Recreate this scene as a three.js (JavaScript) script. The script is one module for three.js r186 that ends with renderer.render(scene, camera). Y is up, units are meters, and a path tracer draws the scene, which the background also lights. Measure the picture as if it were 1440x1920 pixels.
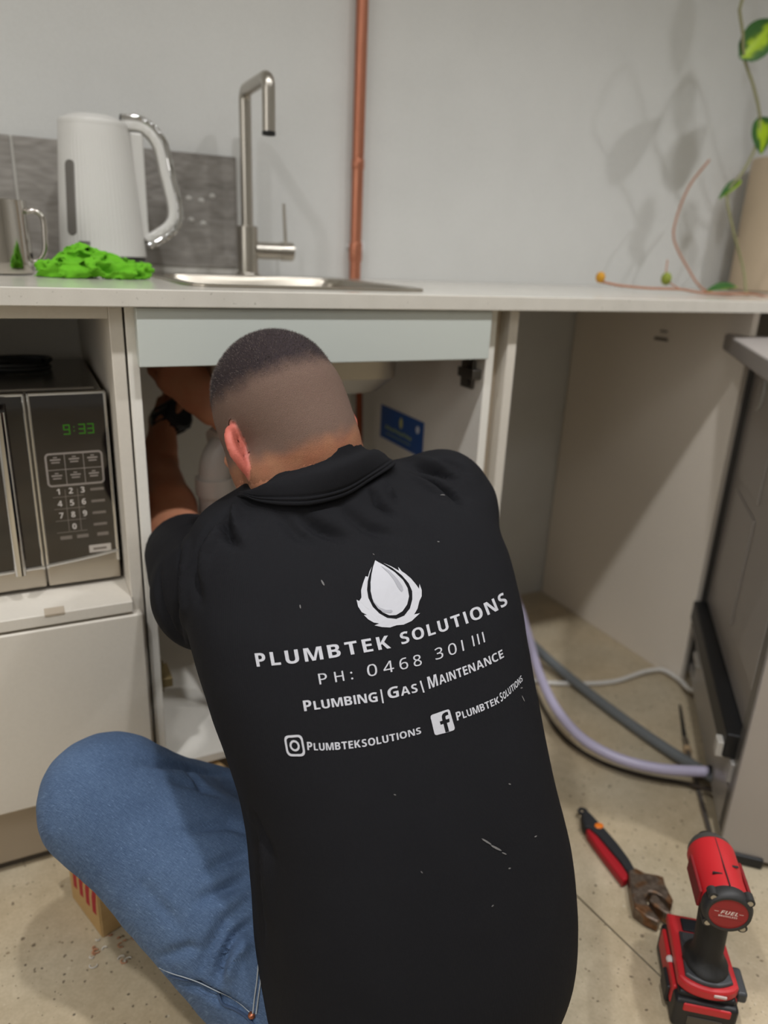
import * as THREE from 'three';
import { RoundedBoxGeometry } from 'three/addons/geometries/RoundedBoxGeometry.js';
import { mergeGeometries, mergeVertices, toCreasedNormals } from 'three/addons/utils/BufferGeometryUtils.js';
import { ImprovedNoise } from 'three/addons/math/ImprovedNoise.js';
import { FontLoader } from 'three/addons/loaders/FontLoader.js';
import { TessellateModifier } from 'three/addons/modifiers/TessellateModifier.js';
import { RectAreaLightUniformsLib } from 'three/addons/lights/RectAreaLightUniformsLib.js';

// ---------------------------------------------------------------- camera, light, exposure
const V = (x, y, z) => new THREE.Vector3(x, y, z);
const scene = new THREE.Scene();
scene.background = new THREE.Color(0x000000);
const FOCAL = 1360, CAM = V(0, 0.957, 1.6);
// world axes seen from the camera (x right, y down, z forward), from the vanishing points
const AX = V(2880, -352, FOCAL).normalize();
const AD = V(-170, 3840, FOCAL); AD.addScaledVector(AX, -AX.dot(AD)).normalize();
const AW = AX.clone().cross(AD);
const camera = new THREE.PerspectiveCamera(2 * Math.atan(960 / FOCAL) * 180 / Math.PI, 0.75, 0.02, 40);
{
  const right = V(AX.x, -AD.x, -AW.x), down = V(AX.y, -AD.y, -AW.y), fwd = V(AX.z, -AD.z, -AW.z);
  const m = new THREE.Matrix4().makeBasis(right, down.clone().negate(), fwd.clone().negate());
  camera.quaternion.setFromRotationMatrix(m);
  camera.position.copy(CAM);
}
camera.focus = 0.78;
camera.userData.fStop = 2.7;
const renderer = new THREE.WebGLRenderer({ antialias: true });
renderer.toneMapping = THREE.LinearToneMapping;
renderer.toneMappingExposure = 0.52;
renderer.shadowMap.enabled = true;
renderer.shadowMap.type = THREE.PCFSoftShadowMap;
RectAreaLightUniformsLib.init();
const CEIL = 2.5;
const DOWNLIGHTS = [   // x, z, candela
  [-0.54, 1.36, 9.5], [0.34, 1.36, 9.5], [1.22, 1.36, 9.5], [2.1, 1.36, 9.5],
];
const PANELS = [[-1.1, 2.45, 6], [1.1, 2.95, 4]];   // x, z, radiance of the square ceiling panels behind the camera
const WINDOW = { y0: 0.75, y1: 2.1, z0: 1.0, z1: 2.6, radiance: 2.5, color: new THREE.Color(1.0, 0.97, 0.93) };   // frosted window in the left wall
const LAMP_COLOR = new THREE.Color(0.985, 0.99, 1.0);

// ---------------------------------------------------------------- helpers
const ray = (u, v) => { const c = V(u - 720, v - 960, FOCAL); return V(c.dot(AX), -c.dot(AD), -c.dot(AW)); };
const at = (u, v, axis, val) => { const q = ray(u, v); return CAM.clone().addScaledVector(q, (val - CAM[axis]) / q[axis]); };
const noiseGen = new ImprovedNoise();
const nz = (x, y, z = 0) => noiseGen.noise(x + 31.7, y + 17.3, z + 5.1);
let seed = 12345;
const rnd = () => { seed = (seed * 1664525 + 1013904223) >>> 0; return seed / 4294967296; };
const clamp = (x, a, b) => Math.min(b, Math.max(a, x));
const sstep = (a, b, x) => { const t = clamp((x - a) / (b - a), 0, 1); return t * t * (3 - 2 * t); };
const lerp = (a, b, t) => a + (b - a) * t;
const used = {};
function uniq(name) { if (!(name in used)) { used[name] = 0; return name; } used[name]++; return name + '_' + String(used[name]).padStart(3, '0'); }
function thing(name, label, category, pos = [0, 0, 0], turn = 0, group) {
  const o = new THREE.Group(); o.name = uniq(name); o.position.set(...pos); o.rotation.y = turn;
  o.userData = { label, category }; if (group) o.userData.group = group; scene.add(o); return o;
}
function part(name, geo, mat, parent, label) {
  const g = Array.isArray(geo) ? merge(geo) : geo;
  const m = new THREE.Mesh(g, mat); m.name = name; m.castShadow = m.receiveShadow = true; parent.add(m);
  if (label) m.userData.label = label;
  return m;
}
// part whose geometry is in world coordinates; the thing is not turned
function partW(name, geo, mat, parent, label) {
  const g = Array.isArray(geo) ? merge(geo) : geo; parent.updateWorldMatrix(true, false);
  const inv = parent.matrixWorld.clone().invert(); g.applyMatrix4(inv);
  return part(name, g, mat, parent, label);
}
function struct(name, geo, mat) {
  const g = Array.isArray(geo) ? merge(geo) : geo;
  const m = new THREE.Mesh(g, mat); m.name = uniq(name); m.castShadow = m.receiveShadow = true; m.userData = { kind: 'structure' }; scene.add(m); return m;
}
function merge(list) {
  const l = list.map((g) => { const q = g.index ? g.toNonIndexed() : g; for (const k of Object.keys(q.attributes)) if (!['position', 'normal', 'uv'].includes(k)) q.deleteAttribute(k); return q; });
  return mergeGeometries(l);
}
// box by its corners; uv in metres
function box(x0, x1, y0, y1, z0, z1, r = 0.0015) {
  const w = x1 - x0, h = y1 - y0, d = z1 - z0; r = Math.min(r, w / 2.1, h / 2.1, d / 2.1);
  const g = r > 0 ? new RoundedBoxGeometry(w, h, d, 2, r) : new THREE.BoxGeometry(w, h, d);
  g.translate((x0 + x1) / 2, (y0 + y1) / 2, (z0 + z1) / 2);
  return boxUV(g);
}
function boxUV(g, s = 1) {
  const q = g.index ? g.toNonIndexed() : g, p = q.attributes.position, n = p.count, uv = new Float32Array(n * 2), a = V(), b = V(), c = V();
  for (let i = 0; i < n; i += 3) {
    a.fromBufferAttribute(p, i); b.fromBufferAttribute(p, i + 1); c.fromBufferAttribute(p, i + 2);
    const N = b.clone().sub(a).cross(c.clone().sub(a)), X = Math.abs(N.x), Y = Math.abs(N.y), Z = Math.abs(N.z);
    [a, b, c].forEach((t, k) => {
      const [u, v] = X >= Y && X >= Z ? [t.z, t.y] : Y >= Z ? [t.x, t.z] : [t.x, t.y];
      uv[(i + k) * 2] = u * s; uv[(i + k) * 2 + 1] = v * s;
    });
  }
  q.setAttribute('uv', new THREE.BufferAttribute(uv, 2)); return q;
}
const cyl = (p, q, r0, r1 = r0, seg = 24) => {   // capped cylinder between two points
  const d = q.clone().sub(p), g = new THREE.CylinderGeometry(r1, r0, d.length(), seg);
  g.applyQuaternion(new THREE.Quaternion().setFromUnitVectors(V(0, 1, 0), d.clone().normalize()));
  const m = p.clone().add(q).multiplyScalar(0.5); g.translate(m.x, m.y, m.z); return g;
};
const tube = (pts, r, seg = 48, rad = 12, closed = false, tension = 0.5) => new THREE.TubeGeometry(new THREE.CatmullRomCurve3(pts, closed, 'centripetal', tension), seg, r, rad, closed);
const ball = (p, r, sx = 1, sy = 1, sz = 1) => { const g = new THREE.SphereGeometry(r, 20, 14); g.scale(sx, sy, sz); g.translate(p.x, p.y, p.z); return g; };
const lathe = (pts, seg = 64) => new THREE.LatheGeometry(pts.map(([x, y]) => new THREE.Vector2(x, y)), seg);
function roundedRect(w, h, r) {
  const s = new THREE.Shape(), x = -w / 2, y = -h / 2;
  s.moveTo(x + r, y); s.lineTo(x + w - r, y); s.quadraticCurveTo(x + w, y, x + w, y + r); s.lineTo(x + w, y + h - r); s.quadraticCurveTo(x + w, y + h, x + w - r, y + h);
  s.lineTo(x + r, y + h); s.quadraticCurveTo(x, y + h, x, y + h - r); s.lineTo(x, y + r); s.quadraticCurveTo(x, y, x + r, y); return s;
}
const extrude = (shape, depth, bevel = 0.001, seg = 10) => new THREE.ExtrudeGeometry(shape, { depth: Math.max(depth - 2 * bevel, 0.0001), bevelEnabled: bevel > 0, bevelSize: bevel, bevelThickness: bevel, bevelOffset: -bevel, bevelSegments: 2, curveSegments: seg }).translate(0, 0, bevel);

// procedural textures: fn(x, y) in metres over a tile -> [r, g, b] sRGB 0..255
function tex(px, metres, fn, srgb = true) {
  const [pw, ph] = Array.isArray(px) ? px : [px, px], [mw, mh] = Array.isArray(metres) ? metres : [metres, metres];
  const data = new Uint8Array(pw * ph * 4);
  for (let j = 0; j < ph; j++) for (let i = 0; i < pw; i++) {
    const c = fn(i / pw * mw, j / ph * mh, i, j), k = (j * pw + i) * 4;
    if (typeof c === 'number') data[k] = data[k + 1] = data[k + 2] = clamp(c, 0, 255); else { data[k] = clamp(c[0], 0, 255); data[k + 1] = clamp(c[1], 0, 255); data[k + 2] = clamp(c[2], 0, 255); }
    data[k + 3] = 255;
  }
  const t = new THREE.DataTexture(data, pw, ph); t.magFilter = THREE.LinearFilter; t.minFilter = THREE.LinearMipmapLinearFilter; t.generateMipmaps = true;
  t.wrapS = t.wrapT = THREE.MirroredRepeatWrapping; if (srgb) t.colorSpace = THREE.SRGBColorSpace;
  t.repeat.set(1 / mw, 1 / mh); t.needsUpdate = true; return t;
}
const std = (color, roughness = 0.5, extra = {}) => new THREE.MeshPhysicalMaterial({ color, roughness, ...extra });

// ---------------------------------------------------------------- materials
const M = {};
M.wall = std(0xffffff, 0.85, {
  map: tex(512, 1.2, (x, y) => { const n = nz(x * 3, y * 3) * 3 + nz(x * 14, y * 14, 2) * 2 + (rnd() - 0.5) * 4; return [209 + n, 209 + n, 206 + n]; }),
  bumpMap: tex(512, 0.6, (x, y) => 128 + nz(x * 60, y * 60) * 50 + nz(x * 200, y * 200, 4) * 50, false), bumpScale: 0.0004,
});
M.laminate = std(0xffffff, 0.42, { map: tex(256, 0.8, (x, y) => { const n = nz(x * 5, y * 5, 1) * 3 + (rnd() - 0.5) * 3; return [216 + n, 209 + n, 197 + n]; }) });
M.melamine = std(0xffffff, 0.5, { map: tex(256, 0.8, (x, y) => { const n = nz(x * 5, y * 5, 6) * 3 + (rnd() - 0.5) * 3; return [238 + n, 228 + n, 214 + n]; }) });
M.laminateEdge = std(0xdcd5c8, 0.4);
M.carcass = std(0xffffff, 0.5, { map: tex(256, 0.8, (x, y) => { const n = nz(x * 6, y * 6, 7) * 3 + (rnd() - 0.5) * 3; return [234 + n, 230 + n, 221 + n]; }) });
M.rail = std(0xc2c7c1, 0.5);
M.kick = std(0xb9ab98, 0.5);
M.stone = std(0xffffff, 0.16, {
  map: tex(1024, 0.6, (x, y) => {
    let n = nz(x * 8, y * 8, 3) * 5 + nz(x * 40, y * 40, 3) * 4 + (rnd() - 0.5) * 5; const s = nz(x * 170, y * 170, 9); if (s > 0.52) n -= 30 * (s - 0.52) / 0.2; 
    return [205 + n, 200 + n, 190 + n]; }),
});
const chips = [];
for (let i = 0; i < 5200; i++) chips.push([rnd() * 1.2, rnd() * 1.2, 0.0006 + rnd() * rnd() * 0.0032, rnd(), rnd() * 3.14, 0.5 + rnd() * 0.5]);
{
  const N = 2048, S = 1.2, base = new Float32Array(N * N * 3);
  for (let j = 0; j < N; j++) for (let i = 0; i < N; i++) {
    const x = i / N * S, y = j / N * S;
    const n = nz(x * 4, y * 4, 11) * 13 + nz(x * 13, y * 13, 12) * 9 + nz(x * 55, y * 55, 13) * 8 + nz(x * 210, y * 210, 15) * 8 + (rnd() - 0.5) * 8;
    const w = nz(x * 7, y * 7, 21) * 5, k = (j * N + i) * 3;
    base[k] = 188 + n + w; base[k + 1] = 173 + n; base[k + 2] = 146 + n - w;
  }
  for (const [cx, cy, r, t, a, el] of chips) {
    const pr = Math.ceil(r / S * N) + 1, ci = Math.round(cx / S * N), cj = Math.round(cy / S * N);
    const col = t < 0.42 ? [96, 84, 68] : t < 0.62 ? [122, 105, 84] : t < 0.85 ? [205, 194, 170] : [66, 58, 50];
    for (let j = cj - pr; j <= cj + pr; j++) for (let i = ci - pr; i <= ci + pr; i++) {
      if (i < 0 || j < 0 || i >= N || j >= N) continue;
      const dx = i / N * S - cx, dy = j / N * S - cy, u = dx * Math.cos(a) + dy * Math.sin(a), v = (-dx * Math.sin(a) + dy * Math.cos(a)) / el;
      const d = Math.hypot(u, v) + nz(i * 0.3, j * 0.3, 5) * r * 0.4; if (d > r) continue;
      const k = (j * N + i) * 3, m = 0.75 * clamp((r - d) / (r * 0.3), 0, 1);
      for (let c = 0; c < 3; c++) base[k + c] = lerp(base[k + c], col[c], m);
    }
  }
  M.floor = std(0xffffff, 0.38, { map: tex(N, S, (x, y, i, j) => { const k = (j * N + i) * 3; return [base[k], base[k + 1], base[k + 2]]; }) });
}
M.joint = std(0x5c5244, 0.9);
M.steel = std(0xb9b4ab, 0.3, { metalness: 1 });
M.steelBrushed = std(0xb3aca0, 0.34, { metalness: 1, bumpMap: tex([512, 64], [0.2, 0.05], (x, y) => 128 + nz(x * 10, y * 1800) * 110, false), bumpScale: 0.00006 });
M.chrome = std(0xd9d9d9, 0.08, { metalness: 1 });
M.copper = std(0xffffff, 0.33, { metalness: 0.85, map: tex(256, 0.3, (x, y) => { const n = nz(x * 30, y * 8, 3) * 16 + nz(x * 90, y * 40, 3) * 10; return [194 + n, 128 + n, 102 + n * 0.8]; }) });
M.blackPlastic = std(0x17181a, 0.45);
M.darkRubber = std(0x202124, 0.7);
M.grey = std(0x8d8984, 0.4, { metalness: 0.55 });

// ---------------------------------------------------------------- room shell
const X0 = -1.9, X1 = 2.9, Z1 = 4.2;
struct('wall_back', [box(X0, X1, 0, CEIL, -0.12, 0, 0)], M.wall);
{
  const { y0, y1, z0, z1 } = WINDOW;
  struct('wall_left', [box(X0 - 0.12, X0, 0, y0, -0.12, Z1 + 0.12, 0), box(X0 - 0.12, X0, y1, CEIL, -0.12, Z1 + 0.12, 0), box(X0 - 0.12, X0, y0, y1, -0.12, z0, 0), box(X0 - 0.12, X0, y0, y1, z1, Z1 + 0.12, 0)], M.wall);
  const w = new THREE.Group(); w.name = 'window_1'; w.userData = { kind: 'structure' }; scene.add(w);
  const fr = std(0xf0f0ee, 0.4), zc = (z0 + z1) / 2;
  part('window_frame', [box(X0 - 0.1, X0 - 0.04, y0, y0 + 0.045, z0, z1), box(X0 - 0.1, X0 - 0.04, y1 - 0.045, y1, z0, z1), box(X0 - 0.1, X0 - 0.04, y0, y1, z0, z0 + 0.045), box(X0 - 0.1, X0 - 0.04, y0, y1, z1 - 0.045, z1), box(X0 - 0.1, X0 - 0.04, y0, y1, zc - 0.025, zc + 0.025)], fr, w);
  part('window_sill', box(X0 - 0.04, X0 + 0.03, y0 - 0.02, y0, z0 - 0.03, z1 + 0.03), fr, w);
  for (const [a, b] of [[z0 + 0.045, zc - 0.025], [zc + 0.025, z1 - 0.045]]) part('frosted_pane', box(X0 - 0.075, X0 - 0.069, y0 + 0.045, y1 - 0.045, a, b, 0), std(0xffffff, 0.6, { emissive: WINDOW.color, emissiveIntensity: 1.0 }), w);
  const s = new THREE.RectAreaLight(WINDOW.color, WINDOW.radiance, z1 - z0 - 0.1, y1 - y0 - 0.1); s.position.set(X0 - 0.035, (y0 + y1) / 2, zc); s.rotation.y = -Math.PI / 2; w.add(s);
}
struct('wall_right', [box(X1, X1 + 0.12, 0, CEIL, -0.12, Z1 + 0.12, 0)], M.wall);
struct('wall_front', [box(X0, X1, 0, CEIL, Z1, Z1 + 0.12, 0)], M.wall);
struct('ceiling', [box(X0 - 0.12, X1 + 0.12, CEIL, CEIL + 0.1, -0.12, Z1 + 0.12, 0)], M.wall);
{ // polished concrete, one saw-cut joint running away from the wall
  const f = new THREE.Group(); f.name = 'floor'; f.userData = { kind: 'structure' }; scene.add(f);
  const jx = 0.712, skew = 0.118, hw = 0.0016;
  const slab = (xa, xb, sa, sb) => { // plan outline, xa/xb at z=1, sa/sb skew per metre
    const s = new THREE.Shape([[xa + sa * (-0.12 - 1), -0.12], [xb + sb * (-0.12 - 1), -0.12], [xb + sb * (Z1 + 0.12 - 1), Z1 + 0.12], [xa + sa * (Z1 + 0.12 - 1), Z1 + 0.12]].map(([x, z]) => new THREE.Vector2(x, -z)));
    const g = new THREE.ExtrudeGeometry(s, { depth: 0.1, bevelEnabled: false }); g.rotateX(-Math.PI / 2); g.translate(0, -0.1, 0); return boxUV(g);
  };
  part('slab', slab(X0 - 0.12, jx - hw, 0, skew), M.floor, f); part('slab', slab(jx + hw, X1 + 0.12, skew, 0), M.floor, f);
  part('joint_filler', boxUV(slab(jx - hw - 0.002, jx + hw + 0.002, skew, skew).scale(1, 0.5, 1).translate(0, -0.045, 0)), M.joint, f);
}
// ceiling downlights: a trim ring and a glowing lens, with the light just below the lens
for (const [x, z, cd] of DOWNLIGHTS) {
  const d = thing('ceiling_downlight', 'round white recessed ceiling downlight', 'light', [x, CEIL, z], 0, 'ceiling downlights');
  part('trim_ring', lathe([[0.042, -0.001], [0.05, -0.008], [0.06, -0.006], [0.062, 0]], 40), std(0xf2f2f2, 0.5), d);
  const lens = new THREE.CylinderGeometry(0.043, 0.043, 0.004, 32); lens.translate(0, -0.003, 0);
  part('glowing_lens', lens, std(0xffffff, 0.6, { emissive: LAMP_COLOR, emissiveIntensity: 14 }), d);
  const s = new THREE.SpotLight(LAMP_COLOR, cd, 0, 1.2, 0.95, 2); s.position.set(0, -0.02, 0); s.target.position.set(0, -2, 0);
  s.castShadow = true; s.shadow.mapSize.set(1024, 1024); s.shadow.radius = 2.2; s.shadow.bias = -0.0004; d.add(s, s.target);
}

for (const [x, z, k] of PANELS) {
  const d = thing('ceiling_panel_light', x < 0 ? 'square white ceiling panel light towards the left wall' : 'square white ceiling panel light towards the right wall', 'light', [x, CEIL, z]);
  part('frame', [box(-0.6, 0.6, -0.012, -0.0005, -0.3, -0.28, 0.002), box(-0.6, 0.6, -0.012, -0.0005, 0.28, 0.3, 0.002), box(-0.6, -0.58, -0.012, -0.0005, -0.28, 0.28, 0.002), box(0.58, 0.6, -0.012, -0.0005, -0.28, 0.28, 0.002)], std(0xf2f2f2, 0.5), d);
  part('diffuser', box(-0.58, 0.58, -0.008, -0.001, -0.28, 0.28, 0), std(0xffffff, 0.6, { emissive: LAMP_COLOR, emissiveIntensity: 1.0 }), d);
  const s = new THREE.RectAreaLight(LAMP_COLOR, k, 1.16, 0.56); s.position.set(0, -0.014, 0); s.rotation.x = -Math.PI / 2; d.add(s);
}

// ---------------------------------------------------------------- worktop, sink, cabinets
const CT = 0.9035, CU = 0.881, XL = -0.62, XR = 2.6;
const SX0 = 0.222, SX1 = 0.622, SZ0 = 0.115, SZ1 = 0.515;
{
  const s = new THREE.Shape([[XL, 0.002], [XR, 0.002], [XR, 0.6], [XL, 0.6]].map(([x, z]) => new THREE.Vector2(x, -z)));
  const hole = new THREE.Path([[SX0 + 0.012, SZ0 + 0.012], [SX0 + 0.012, SZ1 - 0.012], [SX1 - 0.012, SZ1 - 0.012], [SX1 - 0.012, SZ0 + 0.012]].map(([x, z]) => new THREE.Vector2(x, -z)));
  s.holes.push(hole);
  const g = new THREE.ExtrudeGeometry(s, { depth: CT - CU - 0.003, bevelEnabled: true, bevelSize: 0.0015, bevelThickness: 0.0015, bevelOffset: -0.0015, bevelSegments: 2 });
  g.rotateX(-Math.PI / 2); g.translate(0, CU + 0.0015, 0);
  const w = thing('worktop', 'long pale speckled stone worktop along the white wall', 'worktop');
  part('slab', boxUV(g), M.stone, w);
}
{ // inset stainless sink
  const k = thing('sink', 'stainless steel inset sink set into the stone worktop', 'sink', [(SX0 + SX1) / 2, CT, (SZ0 + SZ1) / 2]);
  const W = SX1 - SX0, D = SZ1 - SZ0, rows = [[W / 2, D / 2, 0.0005], [W / 2, D / 2, 0.0035], [W / 2 - 0.004, D / 2 - 0.004, 0.0045], [W / 2 - 0.02, D / 2 - 0.02, 0.003], [W / 2 - 0.026, D / 2 - 0.026, -0.006], [W / 2 - 0.034, D / 2 - 0.034, -0.145], [W / 2 - 0.06, D / 2 - 0.06, -0.172], [0.045, 0.045, -0.178], [0.02, 0.02, -0.18]];
  const under = [[0.02, 0.02, -0.1815], [0.046, 0.046, -0.1798], [W / 2 - 0.059, D / 2 - 0.059, -0.1738], [W / 2 - 0.0325, D / 2 - 0.0325, -0.146], [W / 2 - 0.0245, D / 2 - 0.0245, -0.004], [W / 2, D / 2, 0.0005]];
  const all = rows.concat(under), seg = 64, pos = [], idx = [];
  all.forEach(([a, b, y]) => { for (let i = 0; i < seg; i++) { const t = i / seg * Math.PI * 2, c = Math.cos(t), s = Math.sin(t), n = a < 0.06 ? 2 : 9; pos.push(Math.sign(c) * Math.pow(Math.abs(c), 2 / n) * a, y, Math.sign(s) * Math.pow(Math.abs(s), 2 / n) * b); } });
  for (let r = 0; r < all.length - 1; r++) for (let i = 0; i < seg; i++) { const a = r * seg + i, b = r * seg + (i + 1) % seg; idx.push(a, b, a + seg, b, b + seg, a + seg); }
  const g = new THREE.BufferGeometry(); g.setAttribute('position', new THREE.Float32BufferAttribute(pos, 3)); g.setIndex(idx); g.computeVertexNormals();
  const gg = toCreasedNormals(g, 0.6); boxUV(gg);
  part('bowl', gg, M.steelBrushed, k);
  part('drain', lathe([[0.001, -0.176], [0.03, -0.176], [0.044, -0.1745], [0.046, -0.178]], 32), M.chrome, k);
}
{ // microwave unit: an open bay above one deep drawer
  const c = thing('microwave_cabinet', 'off white cabinet with open microwave bay above a deep drawer', 'cabinet', [-0.2, 0, 0.3]);
  const P = (n, g, m, l) => partW(n, g, m, c, l);
  P('side_panel', box(0.106, 0.1233, 0.135, CU, 0.004, 0.57), M.laminate);
  P('side_panel', box(-0.56, -0.543, 0.135, CU, 0.004, 0.57), M.laminate);
  P('top_rail', box(-0.543, 0.106, 0.864, CU, 0.004, 0.569), M.laminate);
  P('bay_shelf', box(-0.543, 0.106, 0.446, 0.4635, 0.004, 0.585), M.laminate);
  P('back_panel', box(-0.543, 0.106, 0.15, 0.864, 0.004, 0.014), M.carcass);
  P('cable_notch_cover', box(-0.012, 0.014, 0.4605, 0.4645, 0.566, 0.5862, 0.001), M.kick);
  P('bottom_panel', box(-0.543, 0.106, 0.135, 0.15, 0.004, 0.565), M.laminate);
  const d = P('drawer_front', box(-0.556, 0.119, 0.147, 0.4415, 0.568, 0.586, 0.003), M.laminate, 'plain off white drawer front');
  P('kickboard', box(-0.56, 0.1215, 0.012, 0.133, 0.516, 0.532), M.kick);
  P('kick_seal', box(-0.56, 0.1215, 0.0, 0.014, 0.519, 0.529, 0.001), std(0x4a4239, 0.8));
}
const SKL = 0.1412, SKR = 0.697;
{ // sink base with its doors taken off
  const c = thing('sink_cabinet', 'off white sink base cabinet standing open without doors', 'cabinet', [0.41, 0, 0.3]);
  const P = (n, g, m, l) => partW(n, g, m, c, l);
  P('side_panel', box(0.1262, SKL, 0.135, CU, 0.004, 0.57), M.carcass);
  P('side_panel', box(SKR, 0.7134, 0.135, CU, 0.004, 0.57), M.carcass);
  P('front_rail', box(0.1375, 0.688, 0.8035, CU - 0.001, 0.5715, 0.592), M.rail);
  P('bottom_panel', box(SKL, SKR, 0.135, 0.151, 0.004, 0.57), M.carcass);
  P('back_panel', box(SKL, SKR, 0.151, CU, 0.004, 0.012), M.carcass);
  P('filler_strip', box(0.7134, 0.7376, 0.135, CU, 0.53, 0.546), M.kick);
  P('kickboard', box(0.1245, 0.7365, 0.002, 0.133, 0.516, 0.532), M.kick);
  // hinge mounting plates left on the side panels
  const hinge = (x, y, s) => [box(Math.min(x, x + s * 0.006), Math.max(x, x + s * 0.006), y - 0.028, y + 0.028, 0.505, 0.543), cyl(V(x, y + 0.018, 0.531), V(x + s * 0.009, y + 0.018, 0.531), 0.005), cyl(V(x, y - 0.018, 0.531), V(x + s * 0.009, y - 0.018, 0.531), 0.005), box(Math.min(x, x + s * 0.018), Math.max(x, x + s * 0.018), y - 0.008, y + 0.008, 0.513, 0.562)];
  P('hinge_plate', hinge(SKR, 0.773, -1), std(0x6d6a66, 0.35, { metalness: 0.9 }));
  P('hinge_plate', hinge(SKL, 0.44, 1), std(0x8a7a55, 0.45, { metalness: 0.6 }));
  P('hinge_plate', hinge(SKL, 0.30, 1), std(0x8a7a55, 0.45, { metalness: 0.6 }));
}
{ const e = thing('end_panel', 'tall white end panel between sink cabinet and empty appliance bay', 'panel', [0.726, 0, 0.3]); partW('board', box(0.7376, 0.756, 0, CU, 0.004, 0.572), M.laminate, e); }
{ const e = thing('bay_side_panel', 'cream side panel closing the empty appliance bay', 'panel', [1.37, 0, 0.3]);
  partW('board', box(1.36, 1.378, 0, CU, 0.004, 0.55), M.melamine, e);
  partW('bracket', [box(1.3565, 1.36, 0.795, 0.802, 0.295, 0.335, 0.001), box(1.3565, 1.36, 0.815, 0.819, 0.31, 0.33, 0.001)], std(0x6f655a, 0.5), e); }
{ const e = thing('corner_cabinet', 'off white cabinet past the appliance bay, behind the pulled out appliance', 'cabinet', [1.9, 0, 0.3]);
  partW('carcass', box(1.56, 2.58, 0.135, CU, 0.004, 0.565), M.laminate, e); partW('door', box(1.562, 2.06, 0.147, 0.872, 0.566, 0.585, 0.003), M.laminate, e); partW('door', box(2.064, 2.578, 0.147, 0.872, 0.566, 0.585, 0.003), M.laminate, e); partW('kickboard', box(1.56, 2.58, 0, 0.133, 0.516, 0.532), M.kick, e); }

// ---------------------------------------------------------------- signed distance fields -> smooth meshes (surface nets)
const smin = (a, b, k) => { const h = Math.max(k - Math.abs(a - b), 0) / k; return Math.min(a, b) - h * h * k * 0.25; };
const smax = (a, b, k) => -smin(-a, -b, k);
const cap = (x, y, z, a, b, ra, rb) => {   // tapered capsule
  const bx = b.x - a.x, by = b.y - a.y, bz = b.z - a.z, px = x - a.x, py = y - a.y, pz = z - a.z;
  const h = clamp((px * bx + py * by + pz * bz) / (bx * bx + by * by + bz * bz), 0, 1);
  return Math.hypot(px - bx * h, py - by * h, pz - bz * h) - lerp(ra, rb, h);
};
const ellip = (x, y, z, c, rx, ry, rz) => { const k0 = Math.hypot((x - c.x) / rx, (y - c.y) / ry, (z - c.z) / rz), k1 = Math.hypot((x - c.x) / (rx * rx), (y - c.y) / (ry * ry), (z - c.z) / (rz * rz)); return k1 < 1e-9 ? -Math.min(rx, ry, rz) : k0 * (k0 - 1) / k1; };
const grad = (f, x, y, z, e = 0.0008) => { const g = V(f(x + e, y, z) - f(x - e, y, z), f(x, y + e, z) - f(x, y - e, z), f(x, y, z + e) - f(x, y, z - e)); return g.multiplyScalar(0.5 / e); };
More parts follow.
